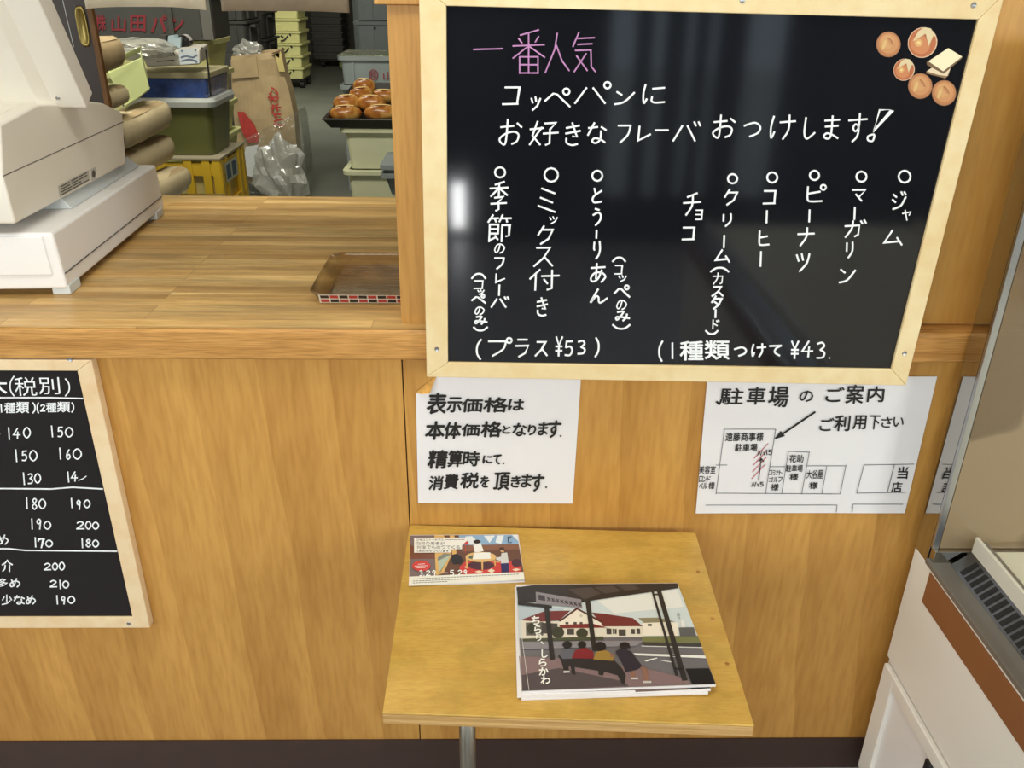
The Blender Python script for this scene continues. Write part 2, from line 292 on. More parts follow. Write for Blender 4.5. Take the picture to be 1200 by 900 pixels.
# ------------------------------------------------------------------ writing
HAND = {  # pen strokes in a 10 x 10 cell, y down; ~ = drawn as a curve, o = small ring
'一':'0,6 5,5 10,4','人':'5,0 4,4 0,10;4.6,3 7,7 10,9.5',
'番':'8,0 2.5,1.2;2,2 3,3;8,1.5 7,2.8;.3,3.7 9.7,3.4;5,.8 5,6;4.8,3.8 .3,6.5;5.2,3.8 9.8,6.3;2.3,6.2 2.3,10;2.3,6.2 7.8,6.2 7.8,10;2.3,8 7.8,8;5,6.2 5,10;2.3,9.9 7.8,9.9',
'気':'3,0 .5,3.5;2.5,1.5 9.5,1.3;2.5,3 8.5,2.8;1.5,4.5 8,4.4 8.2,8.5 9.9,9.8;6,5.3 1,9.8;2,5.8 6.5,9.5',
'好':'2.3,.5 1,6 4,9.5;4,2.8 .3,9.5;0,3.5 4.6,3;5,1.2 9,1 7,3.5;7,3.5 7.3,9 6,9.6;4.8,5.2 10,4.8',
'季':'7.5,0 3,1;.5,2.3 9.5,2;5,.5 5,5;4.8,2.3 1,5;5.2,2.3 9.3,4.6;3,5.5 7.5,5.2 5,6.8;5,6.8 5.2,9.5 3.8,10;1.2,7.6 9,7.3',
'節':'2.2,0 .3,2.7;1.5,1.3 4.5,1.2;3,1.4 3.6,2.6;6.2,0 5,2.5;5.8,1.3 9.8,1.2;7.8,1.3 8.2,2.6;1,3.6 1,10;1,3.6 4.6,3.6 4.6,7;1,5.3 4.6,5.3;1,7 4.6,7;3.4,7.8 4.6,9.3;1,9.6 3.5,8.5;6.2,3.8 6.2,10;6.2,3.8 9.3,3.8 9.2,7.8 8,8',
'付':'3.5,0 .3,4.5;2.2,2.5 2.2,10;4.2,3.2 10,2.9;7.6,.3 7.7,9.2 6.2,9.8;5,4.8 6.2,6.8',
'コ':'1,1 9,1 8.5,9;.5,9.2 9,9','ッ':'1,2 2.5,5;4.5,1 5.5,4;9,2 7,7 3,10','ペ':'0,7 3,3 4.5,3.5 10,10;o8,2,1.7','パ':'3,2.5 0,10;5,2.5 9,10;o9.2,1.2,1.6',
'バ':'3,2 0,10;5,2 8.5,10;7.5,0 8.3,2;9.2,0 10,2','ン':'1,1.5 3.5,3.5;~.5,9.5 5,8 9.5,2','に':'~1.5,.5 1,5 1.5,9.5 2.5,7.5;4.5,2.5 9,2;~4.5,6.5 4.5,8.5 6,9.3 9.5,9',
'お':'.5,3 6,2.5;~3.2,0 3.2,9 1.5,9.3 .5,7.5 3,5.5 6.5,4.8 8.5,6 8,8.5 6,9.5;7.5,1.5 9.5,3','き':'1,2.3 8,1.2;1,4.8 8.8,3.6;4,0 7.5,6.5 5,6;~1.5,7 2,9 5,10 8,9.5',
'な':'.5,2.5 5,2;3.2,0 .5,6;7,2 9.5,3.5;~7,4 7,8 5,9.8 3,9 4,7.5 7,8 9.5,9.5','フ':'~.5,1 9.5,1;~9.5,1 8,6 3,10','レ':'1,0 1,9.8 9.5,5.5','つ':'~.5,3 6,1 9.3,3.5 8.5,7.5 4,10',
'け':'~1.5,.5 .8,5 1.2,9.5 2.2,7;4,3 9.5,2.5;~7.2,0 7.3,6 5.5,10','し':'~2,0 1.8,7 4,9.8 9,7','ま':'1,2 9,1.6;1.5,4.6 8.5,4.2;~5,0 5,8.5 3,9.8 1.2,8.8 2.5,7.5 5.5,8 9,9.6',
'す':'0,2.5 10,2;~5.8,0 5.8,5 4,6.3 2.8,5 4,3.8 5.8,4.8 5.5,8 3,10','ジ':'1,1.5 3,3;.5,4.5 2.5,6;~1,10 6,8 9,3;6,0 7,1.8;8,0 9,1.6','ャ':'.5,4 9,2.5 7,5.5;3,1 5,10',
'ム':'5,0 1,8.5 9,7.5;7.5,5 10,10','マ':'.5,1.5 9.5,1.5 5,6.5;3,4.5 7,9','ガ':'.5,3.5 7,3 6.5,8.5 5,9.5;~4,.5 3.5,5 .8,10;7.5,.5 8.3,2;9,0 9.8,1.6','リ':'2,1 2,6;~8,.5 8,6 4,10',
'ピ':'~1.5,1 1.5,8 3,9.5 8.5,9.3;1.5,5 7.5,3.8;o9,1.3,1.5','ナ':'.5,3.5 9.5,3.2;~5.5,0 5.2,5 2,10','ツ':'.8,2 2.2,5;4,1.5 5,4.5;~9,1.5 7.5,6 3,10','ヒ':'~2,.5 2,8 3.5,9.5 9.5,9.2;2,4.8 8,3.8',
'ク':'4,0 .8,5;3,2 9.3,2 7,7 2.5,10','カ':'.5,3 9,2.8 8.5,9 6.8,9.5;~4.8,0 4.2,5 1,10','ス':'1.5,1 8,1 5,6 .5,10;5.5,5.5 9.5,9.8','タ':'4,0 .8,5;3.2,2 9,2 6.5,7 2.5,10;3,4.5 7,7',
'ド':'2.5,0 2.5,10;2.5,4 7.5,6.5;6.5,.8 7.5,2.2;8.5,.2 9.5,1.6','チ':'7.5,.5 2.5,2.2;.5,4.8 9.5,4.3;~5.3,1.5 5,6 2,10','ョ':'1.5,1 8.5,1 8.5,9.5;1.5,5 8.5,5;1.5,9.3 8.5,9.3',
'と':'2.5,.5 4,4.5;~9,2 3,5 1.2,7.5 3,9.6 9.3,9','う':'3,.3 7,1;~1,4 6,2.6 9,4 8.5,7 4,10','り':'~2,.5 1.8,4 2.5,5;~7.5,0 8.3,4.5 7,8 4.5,10',
'あ':'.8,2.3 8.8,1.8;~4,0 3.8,8;~7,3.5 5,8 2,9.5 .8,7.8 3,5 7,4.8 9.3,7 7,9.8','ん':'~4.5,0 .5,9.8 3.5,5.2 5,6 5.2,9 6.5,9.7 9.8,6.5','の':'~5.2,1.5 4,7 2,9 .7,6.5 2.5,2 6,1 9.2,4 8,8 5.5,9.6',
'み':'~1.5,1.5 5.5,1.2 2,8.5 .6,8 1.8,6 9.8,7.5;~8,3.5 7.5,7 5.5,9.8','ミ':'2,.3 9,2.3;1.5,4 8,6;.5,7.3 9.5,9.8','プ':'.5,1.5 8,1.5;~8,1.5 7,6 2.5,10;o9.4,1,1.5','ラ':'2,.5 8,.5;.8,4 9,3.8 7,8 3,10',
'て':'~.5,1.2 9.5,.8;~9.5,.8 5.5,3.5 4.8,7 8.5,9.8','め':'~2,1.5 3,5 4.5,8.5;~6.5,0 4,8 1.5,9.3 .7,6.5 3.5,3.5 7,3.2 9.4,6 7,9.8',
'0':'~5,0 1.2,3 1.2,7 5,10 8.8,7 8.8,3 5,0','1':'4,0 6,10','2':'~1.5,2.2 5,.3 8.5,2.5 5,6.5 1,9.7;1,9.7 9.5,9.5','3':'~1.5,1 6,.3 8,2.5 4.5,4.8;~4.5,4.8 8.5,6.5 7,9.3 1.5,9.7','4':'6,0 .8,6.5 9.5,6.3;6.5,3.5 6,10',
'5':'8.5,.5 2.5,.7 2,4.5;~2,4.5 6.5,4 8.8,6.5 6.5,9.5 1.5,9.5','6':'~6.5,0 2,5 2.2,8.7 5.5,10 8.5,7.5 6,5 2.3,6.8','7':'1,3 1.3,.8 8.8,.6 5.5,10','8':'~8,1.8 5,.3 2.2,2.2 5,4.8 8.5,7.5 5,9.8 1.5,7.3 5,4.6 8,1.8','9':'~8,2.5 5,.3 2,2.8 4.5,5 8,2.5;8,2 7.3,6 6.5,10',
'¥':'1.5,0 5,4.5 8.5,0;5,4.5 5,10;1.5,5 8.5,5;1.5,7.3 8.5,7.3','(':'~7,0 2.5,3 2.5,7 7,10',')':'~3,0 7.5,3 7.5,7 3,10','︵':'~0,9 3,2 7,2 10,9','︶':'~0,1 3,8 7,8 10,1','|':'5,0 5,10','-':'0,5 10,5','.':'4,4 6,6','○':'o5,5,5',
'！':'4.5,0 10,0 2,7 4.5,0;~0,8.5 2.5,8 2,10 0,9.8 0,8.5','、':'0,0 10,10',
}
_glyph = {}
def load_glyphs(chars, offset=0.0):
    obs = []
    for ch in chars:
        c = bpy.data.curves.new('glyph', 'FONT'); c.body = ch; c.resolution_u = 2; c.offset = offset
        o = bpy.data.objects.new('glyph', c); COL.objects.link(o); obs.append((ch, o, c))
    dg = bpy.context.evaluated_depsgraph_get()
    for ch, o, c in obs:
        e = o.evaluated_get(dg); me = e.to_mesh()
        pts = [v.co.copy() for v in me.vertices]; fs = [tuple(p.vertices) for p in me.polygons]; e.to_mesh_clear()
        if pts:
            x0 = min(p.x for p in pts); x1 = max(p.x for p in pts); y0 = min(p.y for p in pts); y1 = max(p.y for p in pts)
            _glyph[(ch, offset)] = ([((p.x-x0)/max(x1-x0, 1e-6), (y1-p.y)/max(y1-y0, 1e-6)) for p in pts], fs)
    for ch, o, c in obs: bpy.data.objects.remove(o); bpy.data.curves.remove(c)
FONT_B = '種類税別大多少介な表示価格は本体となります精算時にて消費を頂き駐車場のご案内利用下さい商事様遠藤美容室花助大谷屋当店株山コミナトゴルフンドベロ'
FONT_R = 'ちらりしかわ、白河の若者が何度でも戻ってくるため宿をつくります山田パン株ハイネオコミュニティカフェ最寄バス乗り場'
load_glyphs(sorted(set(FONT_B))); load_glyphs(sorted(set(FONT_R)))
def smooth(p, k=5):
    if len(p) < 3: return p
    q = [p[0]]+p+[p[-1]]
    if p[0] == p[-1]: q = [p[-2]]+p+[p[1]]
    out = []
    for i in range(1, len(q)-2):
        for j in range(k):
            t = j/k; a, b, c, d = q[i-1], q[i], q[i+1], q[i+2]
            out.append(tuple(.5*((2*b[m])+(-a[m]+c[m])*t+(2*a[m]-5*b[m]+4*c[m]-d[m])*t*t+(-a[m]+3*b[m]-3*c[m]+d[m])*t**3) for m in (0, 1)))
    return out+[p[-1]]
class Pen:
    """marks drawn on a plane of the scene; plane(px, py) gives the surface point"""
    def __init__(s, plane):
        s.mb = MB(); s.k = 0
        def pl(x, y):   # each stroke of ink lies a hair above the one before
            p = plane(x, y); return p+(CAM-p).normalized()*(.00003*(s.k % 7))
        s.pl = pl
    def line(s, pts, w):
        s.k += 1; pl = s.pl; n = len(pts)
        L = []; R = []
        for i, (x, y) in enumerate(pts):
            a = pts[max(i-1, 0)]; b = pts[min(i+1, n-1)]
            dx, dy = b[0]-a[0], b[1]-a[1]; q = math.hypot(dx, dy) or 1; dx, dy = dx/q, dy/q
            if 0 < i < n-1:  # mitre
                e = pts[i+1]; d1 = (x-a[0], y-a[1]); m1 = math.hypot(*d1) or 1
                cs = max(.45, abs(dx*d1[0]/m1+dy*d1[1]/m1)); k = w/2/cs
            else: k = w/2; x += (-1 if i == 0 else 1)*dx*w*.3; y += (-1 if i == 0 else 1)*dy*w*.3
            L.append(pl(x-dy*k, y+dx*k)); R.append(pl(x+dy*k, y-dx*k))
        b = len(s.mb.v); s.mb.v += L+R
        s.mb.f += [(b+i, b+i+1, b+n+i+1, b+n+i) for i in range(n-1)]
    def poly(s, pts): s.mb.quad(*[s.pl(x, y) for x, y in pts]); return s
    def ellipse(s, cx, cy, rx, ry, n=20, rot=0):
        c, q = math.cos(rot), math.sin(rot)
        return s.poly([(cx+rx*math.cos(t)*c-ry*math.sin(t)*q, cy+rx*math.cos(t)*q+ry*math.sin(t)*c) for t in [2*math.pi*i/n for i in range(n)]])
    def ch(s, c, x0, y0, x1, y1, w=3.0, font=None, slant=0.0, turn=False):
        W, H = x1-x0, y1-y0
        def mp(u, v):
            if turn: u, v = v, 1-u
            return (x0+u*W+slant*H*(.5-v), y0+v*H)
        if font is None and c in HAND:
            for st in HAND[c].split(';'):
                if st[0] == 'o':
                    cx, cy, r = map(float, st[1:].split(','))
                    rr = max(r/10*min(W, H), w*.8); X, Y = mp(cx/10, cy/10)
                    s.line([(X+rr*math.cos(2*math.pi*i/12), Y+rr*math.sin(2*math.pi*i/12)) for i in range(13)], w); continue
                cv = st[0] == '~'; pts = [tuple(map(float, p.split(','))) for p in st.lstrip('~').split()]
                if cv: pts = smooth(pts)
                pts = [mp(a/10, b/10) for a, b in pts]
                s.line(pts, w)
        else:
            g, fs = _glyph[(c, 0.0)]; k = (font or 0.0)*min(W, H)
            if font and font > .03: k = max(k, .55)
            for dx, dy in (((k, 0), (-k, 0), (0, k), (0, -k)) if k else ((0, 0),)):
                b = len(s.mb.v); s.k += 1
                for u, v in g:
                    q = mp(u, v); s.mb.v.append(s.pl(q[0]+dx, q[1]+dy))
                s.mb.f += [tuple(i+b for i in f) for f in fs]
        return s
    def row(s, text, x0, y0, x1, y1, **k):
        d = (x1-x0)/len(text)
        for i, c in enumerate(text):
            if c != ' ': s.ch(c, x0+i*d+d*.05, y0, x0+(i+1)*d-d*.05, y1, **k)
        return s
    def build(s, name, mat, parent): return s.mb.build(name, mat, parent)

# ================================================================== SETTING
zc = 1.061
struct(MB().box(-4.2, 4.2, -4.3, 17.5, -.05, 0), 'floor', 'concrete')
struct(MB().box(-4.2, 4.2, -4.2, 0.0, 0, .008), 'floor_1', 'shop_floor')
struct(MB().box(-4.3, 4.3, -4.3, 17.5, 2.7, 2.75), 'ceiling', 'plaster')
struct(MB().box(-4.3, -4.2, -4.3, 17.5, -.05, 2.7), 'wall_left', 'plaster')
struct(MB().box(4.2, 4.3, -4.3, 17.5, -.05, 2.7), 'wall_right', 'plaster')
struct(MB().box(-4.2, 4.2, 17.0, 17.1, 0, 2.7), 'wall_kitchen', 'kitchen_wall')
# street side: low wall, a band of windows above head height, a glazed door
fr = MB(); fr.box(-4.2, -.34, -4.3, -4.22, 0, 1.66).box(-.17, .68, -4.3, -4.22, 0, 1.66).box(.68, 1.75, -4.3, -4.22, 0, .3).box(1.75, 4.2, -4.3, -4.22, 0, 1.66).box(-.34, -.17, -4.3, -4.22, .5, 1.66).box(.84, .93, -4.3, -4.22, .3, 1.66).box(1.02, 1.13, -4.3, -4.22, .3, 1.66).box(1.2, 1.27, -4.3, -4.22, .3, 1.66).box(1.34, 1.5, -4.3, -4.22, .3, 1.66).box(-4.2, 4.2, -4.3, -4.22, 2.58, 2.7)
for x in (-4.2, -2.1, -.66, 1.4, 3.0, 4.12): fr.box(x, x+.08, -4.3, -4.22, 1.66, 2.58)
struct(fr, 'wall_front', 'dark_wall')
g = MB().box(.68, 1.75, -4.27, -4.262, .3, 1.66); struct(g, 'window_1', 'window_glass')
g = MB(); g.box(-4.2, 4.2, -4.27, -4.262, 1.66, 2.58); struct(g, 'window_2', 'window_glass')
for n_, x, y, z, h_ in ((3, -4.2, -2.75, 1.65, .8), (4, 4.2, -3.3, 1.85, .7)):  # unseen side panes and frames, added to go with the two fill lamps
    sx = 1 if x < 0 else -1; a_, b_ = sorted((x, x+sx*.01)); m = MB().box(a_, b_, y-h_, y+h_, z-h_, z+h_); struct(m, f'window_{n_}', 'window_glass')
    a_, b_ = sorted((x, x+sx*.03)); m = MB()
    for q in ((y-h_-.06, y-h_, z-h_-.06, z+h_+.06), (y+h_, y+h_+.06, z-h_-.06, z+h_+.06), (y-h_, y+h_, z-h_-.06, z-h_), (y-h_, y+h_, z+h_, z+h_+.06)): m.box(a_, b_, *q)
    struct(m, f'trim_{n_+1}', 'dark_wall')
struct(MB().box(-12, 12, -16, -4.3, -.08, -.03), 'ground', 'plaster')
# wall beside the hatch
struct(MB().box(-.1, 4.2, .022, .1, zc, 2.7), 'wall_back', 'veneer_upper')
struct(MB().box(-.161, -.1, .012, .11, zc, 2.7), 'trim_1', 'post_wood', bevel=.0015)
struct(MB().box(-.178, -.09, .004, .12, 1.557, 2.7), 'trim_2', 'post_wood', bevel=.0015)
struct(MB().box(-4.2, -.178, .0, .12, 2.35, 2.7), 'trim_3', 'veneer_upper')
struct(MB().box(-4.2, 4.2, -.004, .004, .008, .097), 'baseboard_back', 'vinyl_brown')

# ================================================================== COUNTER
ct = empty('service_counter', (-.6, .4, 0), 'long wooden counter with a worn striped top and tan veneer front', 'counter')
MB().box(-4.19, -.163, 0, .03, .06, 1.006).build('front_panel', 'veneer', ct)
MB().box(-.1605, 4.19, 0, .03, .06, 1.006).build('front_panel', 'veneer', ct)
MB().box(-4.19, .6, -.012, .917, 1.012, zc).build('countertop', 'butcher_block', ct)
MB().box(-4.19, 4.19, -.022, -.012, 1.006, zc-.0005).build('front_edge', 'edge_wood', ct, bevel=.005)
MB().box(.6, 4.19, -.012, .022, 1.006, zc-.0008).build('ledge', 'edge_wood', ct)

# ================================================================== MAIN BLACKBOARD
def blackboard(name, label, O, I, y0, y1, yp, surf, pine, screws, group=None):
    """O, I = outer and inner frame corners (x, z), from the upper left clockwise"""
    cx = (O[0][0]+O[1][0])/2
    bb = empty(name, (cx, y0, min(o[1] for o in O)), label, 'chalkboard', group)
    for a in range(4):
        b = (a+1) % 4
        q = [O[a], O[b], I[b], I[a]]
        MB().prism([(x, y1, z) for x, z in q], (0, y0-y1, 0)).build('frame_rail', pine, bb, bevel=.0015)
    m = MB(); e = .006
    P = [(I[0][0]-e, I[0][1]+e), (I[1][0]+e, I[1][1]+e), (I[2][0]+e, I[2][1]-e), (I[3][0]-e, I[3][1]-e)]
    m.prism([(x, yp, z) for x, z in P], (0, min(.008, y0-yp-.001), 0)).build('writing_panel', surf, bb)
    for x, z in screws:
        k = MB(); k.rings([[V((x+r*math.cos(t), y, z+r*math.sin(t))) for t in [2*math.pi*i/12 for i in range(12)]] for r, y in ((.0042, y1), (.0036, y1-.0012), (.0012, y1-.0004))])
        k.build('screw', 'screw', bb)
    return bb
YF, YP = -.045, -.040
def pw(px, py, y): p = atY(px, py, y); return (p.x, p.z)
O = [(-.1085, 1.588), pw(1178, -8, YF), pw(1062, 452, YF), pw(500, 442, YF)]
I = [pw(523, 7, YF), pw(1147, 23, YF), pw(1045, 433, YF), pw(525, 425, YF)]
scr = [pw(*p, YF) for p in ((512, 409), (1060, 414), (1141, 6), (870, 0))]
board = blackboard('chalkboard', 'large glossy black chalkboard in a pale pine frame with bread stickers, above the table', O, I, -.0235, YF, YP, 'blackboard', 'pine', scr)
PB = lambda x, y: atY(x, y, YP-.0006)
pen = Pen(PB)
for c, *b in (('一',555,55,589,60),('番',600,35,639,86),('人',639,39,667,85),('気',670,38,698,85)): pen.ch(c, *b, w=1.8)
pen.build('pink_heading', 'chalk_pink', board)['label'] = 'pink chalk heading'
pen = Pen(PB)
T = '''コ589 100 610 124;ッ621 112 634 129;ペ639 103 669 125;パ675 97 714 121;ン720 105 744 123;に751 98 781 122;/;お585 140 612 170;好621 141 654 171;き661 144 682 170;な688 144 711 168;フ723 145 739 167;レ747 148 763 165;-768 150 783 155;バ790 143 820 165;お835 135 862 162;つ871 142 892 160;け901 135 933 163;し940 138 957 163;ま964 136 985 163;す994 133 1015 166;！1018 129 1045 165;
/;○1053 200 1067 214;ジ1045 225 1063 245;ャ1057 245 1069 258;ム1034 270 1057 287;/;○1003 201 1016 213;マ998 220 1015 237;|999 243 1004 257;ガ989 258 1015 278;リ990 283 1001 302;ン983 313 1003 332;/;○949 199 960 212;ピ943 217 967 237;|946 246 951 260;ナ934 267 955 288;ツ932 294 950 318;/;○899 202 911 214;コ894 222 910 240;|896 247 901 261;ヒ887 270 902 288;|889 295 894 312;/;○853 204 864 215;ク848 222 865 240;リ845 250 859 265;|846 276 851 290;ム837 293 855 307;︵833 313 854 319;カ835 320 848 333;ス834 335 848 347;タ833 347 847 362;|836 363 841 372;ド833 375 843 385;︶827 387 841 392;/;チ800 225 822 252;ョ814 245 824 258;コ799 265 815 282;
/;○694 200 706 212;と693 220 706 238;う694 244 705 264;|696 270 702 279;り694 283 705 303;あ691 309 711 331;ん691 339 712 355;/;︵718 301 733 307;コ720 310 730 322;ッ724 322 735 330;ペ720 334 738 348;の722 351 735 363;み721 364 738 376;︶718 380 738 386;/;○638 197 654 213;ミ630 220 652 249;ッ643 253 654 262;ク629 265 649 286;ス625 288 649 312;付620 316 655 340;き628 349 643 370;/;○580 196 592 208;季573 213 596 247;節571 252 599 283;の579 285 592 297;フ579 301 591 315;レ580 321 592 331;|582 334 588 346;バ576 348 596 360;/;︵553 320 569 327;コ555 328 567 339;ッ559 339 568 345;ペ553 345 569 355;の556 359 568 369;み556 370 571 380;︶555 383 571 388;
/;(557 398 566 421;プ571 397 598 417;ラ603 397 621 418;ス627 399 642 417;¥650 395 660 417;5661 399 672 417;3676 399 687 415;)696 396 703 418;/;(771 400 778 423;1786 402 790 420;つ860 406 875 417;け880 403 898 418;て901 404 916 417;¥926 400 937 420;4939 400 953 418;3956 401 968 420;.970 418 974 421'''
for it in T.replace('\n', '').split(';'):
    if it == '/': pen.build('chalk_line', 'chalk', board); pen = Pen(PB); continue
    c = it[0]; b = list(map(float, it[1:].split()))
    pen.ch(c, *b, w=2.2 if max(b[2]-b[0], b[3]-b[1]) > 13.5 or c in '○|-' else 1.6, slant=.1 if b[1] < 180 and c not in '-！' else .04)
for c, *b in (('種',797,400,824,422),('類',826,399,855,421)): pen.ch(c, *b, font=.022)
pen.build('chalk_line', 'chalk', board)
# printed bread stickers in the upper right corner
def B(x, y, k): return atY(1010+x/8.185, 20+y/8.185, YP-.0006-.00015*k)
st = []
def sticker(name, layers):
    root = None
    for k, (h, shp) in enumerate(layers):
        p = Pen(lambda x, y, k=k: B(x, y, k))
        if shp[0] == 'e': p.ellipse(*shp[1:5], rot=shp[5] if len(shp) > 5 else 0)
        else: p.poly(shp[1])
        o = p.build(name if root is None else 'printed_detail', flat(h, .3), board if root is None else root)
        root = root or o
for cx, cy, q in ((255, 262, 1), (560, 662, 1), (788, 728, 1)):
    sticker('bread_sticker', [('9c6a48', ('e', cx, cy, 118, 124)), ('b97a4d', ('e', cx, cy-2, 110, 116)), ('c98f5e', ('e', cx+2, cy-8, 92, 96)), ('cf9a66', ('e', cx-8, cy-25, 62, 66)), ('d8b274', ('e', cx-42, cy+6, 16, 52, .35)), ('ab7048', ('e', cx+22, cy-30, 15, 46, -.6)), ('c58a5c', ('e', cx+16, cy-22, 8, 34, -.6))])
for cx, cy, s in ((582, 245, 1.0), (405, 505, .72)):
    z = lambda pts: [(cx+x*s, cy+y*s) for x, y in pts]
    sticker('bread_sticker', [('d9b99a', ('e', cx, cy, 140*s, 150*s, .5)), ('b8693f', ('e', cx-2, cy, 131*s, 141*s, .5)), ('c98154', ('e', cx-20*s, cy+20*s, 95*s, 88*s, .4)), ('d9a66a', ('e', cx-38*s, cy+2*s, 40*s, 38*s)), ('e8c98a', ('e', cx-36*s, cy+2*s, 17*s, 17*s)), ('dbc69c', ('p', z([(-95, -10), (-40, -110), (20, -148), (80, -135), (130, -50), (105, -68), (60, 35), (30, -85)])))])
sticker('bread_sticker', [('8a6a48', ('p', [(620, 520), (690, 470), (860, 470), (830, 560), (800, 588), (615, 540)])), ('e3cfae', ('p', [(622, 520), (690, 472), (858, 474), (820, 566), (740, 556)])), ('77593c', ('p', [(622, 430), (830, 295), (968, 380), (950, 405), (785, 545), (625, 460)])), ('efe3bd', ('p', [(638, 425), (828, 298), (962, 380), (780, 520)]))])

# ================================================================== PRICE BLACKBOARD (left)
YF2, YP2 = -.0205, -.0165
xr, zt, zb = -.681, 1.0045, .4255
O = [(-1.35, zt), (xr, zt), (xr, zb), (-1.35, zb)]; I = [(-1.32, .984), (-.709, .984), (-.711, .4525), (-1.32, .4525)]
scr = [pw(82, 421, YF2), pw(151, 731, YF2)]
pb = blackboard('price_board', 'black price chalkboard in a pale frame at the left, under the counter edge', O, I, -.0005, YF2, YP2, 'blackboard_matt', 'pale_pine', scr)
pen = Pen(lambda x, y: atY(x, y, YP2-.0005))
T = '''(10 441 19 464;)74 444 83 464;(43 472 46 484;)37 472 42 484;20 0 0 0;247 474 53 482;10 474 3 483;)83 472 87 483;18 501 13 515;415 502 24 514;027 501 36 513;158 499 64 512;567 500 74 512;076 501 86 512;116 527 22 541;525 528 32 540;034 528 44 540;168 525 73 538;677 527 83 538;085 526 96 538;125 554 31 568;332 555 39 567;040 555 48 566;177 553 83 565;483 553 91 564;130 583 33 596;837 584 44 597;045 585 54 596;182 584 86 595;989 586 95 597;098 586 106 595;136 608 39 620;942 608 49 620;051 611 60 620;289 611 99 620;0100 611 107 620;0108 612 116 620;140 630 43 641;744 631 52 642;053 633 62 641;195 631 98 642;8100 632 107 641;0108 633 116 641;251 660 60 668;061 660 68 668;069 659 76 668;258 680 67 688;169 680 72 690;073 681 81 689;165 698 69 708;971 699 77 708;079 699 88 707;め-3 627 10 638;め11 678 24 688;め30 698 42 708;な16 698 29 708;|-16 500 -10 514;4-8 501 0 513;|-20 608 -14 620'''
for it in T.replace('\n', '').split(';'):
    c = it[0]; b = list(map(float, it[1:].split()))
    if b[2] > b[0]: pen.ch(c, *b, w=1.6)
for c, *b in (('大',-14,443,8,461),('種',5,472,18,484),('類',19,471,34,484),('種',54,472,66,483),('類',67,471,82,483),('介',2,656,15,670),('多',-3,678,9,688),('少',2,697,14,709)): pen.ch(c, *b, font=.022)
for c, *b in (('税',17,442,43,464),('別',45,442,70,462)): pen.ch(c, *b, slant=-.1)
for a in ([(-60,466),(20,466),(60,466),(97,467)], [(-60,572),(60,573),(85,571),(120,573)], [(-60,643),(10,643),(30,645),(137,646)]): pen.line(a, 1.7)
pen.line([(92,563),(97,561),(101,558)], 1)
pen.build('chalk_writing', 'chalk', pb)

# ================================================================== PAPER NOTICES
def sheet(name, label, c, y, curl, mat='paper', nx=28, ny=22, th=.0006, corner=None):
    """c = TL TR BR BL photo points on the wall; curl(u, v) lifts the paper off the wall"""
    P = [atY(*q, y) for q in c]; m = MB(); pts = []
    for j in range(ny+1):
        for i in range(nx+1):
            u, v = i/nx, j/ny
            if corner and u/corner[0]+v/corner[1] < 1:
                k = 1/max(u/corner[0]+v/corner[1], 1e-6); u, v = (u*k, v*k) if i+j else (corner[0]/2, corner[1]/2)
            p = (P[0]*(1-u)+P[1]*u)*(1-v)+(P[3]*(1-u)+P[2]*u)*v
            pts.append(p+V((0, -curl(u, v), 0)))
    n = nx+1; fs = [(j*n+i, j*n+i+1, (j+1)*n+i+1, (j+1)*n+i) for j in range(ny) for i in range(nx)]
    if corner: fs = [f for k, f in enumerate(fs) if not (k % nx+1)/nx/corner[0]+(k//nx+1)/ny/corner[1] <= 1]
    m.add(pts, fs); o = m.build(name, mat)
    sd = o.modifiers.new('thick', 'SOLIDIFY'); sd.thickness = th; sd.offset = 0
    return tag(o, label, 'notice')
n1 = sheet('paper_notice', 'white sheet with four lines of bold black brush writing, its upper left corner curled', [(487, 441), (681, 441), (671, 590), (490, 589)], -.0015, lambda u, v: .0008*v+.0006*math.sin(5*u), corner=(.13, .13))
cc = Pen(lambda x, y: atY(x, y, -.006)); P1 = MB()
P1.add([atY(487, 460, -.002), atY(512, 440, -.002), atY(507, 452, -.010), atY(504, 461, -.008), atY(494, 462, -.006)], [(0, 1, 2), (0, 2, 3), (0, 3, 4)])
P1.build('curled_corner', 'paper_back', n1)['label'] = 'orange printed underside curling over'
pen = Pen(lambda x, y: atY(x, y, -.0042))
for c, *b in (('表',501,461,523,485),('示',524,466,541,483),('価',541,467,565,483),('格',567,466,595,483),('は',596,468,614,481),('本',499,494,521,515),('体',521,495,540,514),('価',541,497,562,511),('格',564,494,588,512),('と',589,499,598,508),('な',601,496,617,511),('り',619,498,628,510),('ま',631,495,642,510),('す',642,493,657,513),('精',502,528,524,549),('算',525,528,542,547),('時',543,529,562,546),('に',566,534,577,543),('て',578,533,587,544),('消',503,558,519,574),('費',521,556,537,573),('税',540,554,561,572),('を',563,558,573,571),('頂',579,554,597,574),('き',599,558,610,571),('ま',611,556,623,571),('す',623,556,637,576)):
    pen.ch(c, *b, font=.036, slant=.12)
for x, y in ((657, 511), (590, 543), (640, 571)): pen.ellipse(x, y, 1.2, 1.2, 8)
pen.build('brush_writing', 'ink', n1)
n2 = sheet('parking_notice', 'white sheet with a hand drawn street map, below the chalkboard beside the display case', [(829, 441), (1098, 441), (1060, 601), (815, 601)], -.0015, lambda u, v: .0006+.0012*max(0, 1-u*7)*max(0, v*1.4-.4)+.0004*math.sin(9*u))
PN = lambda x, y: atY(x, y, -.0042)
pen = Pen(PN)
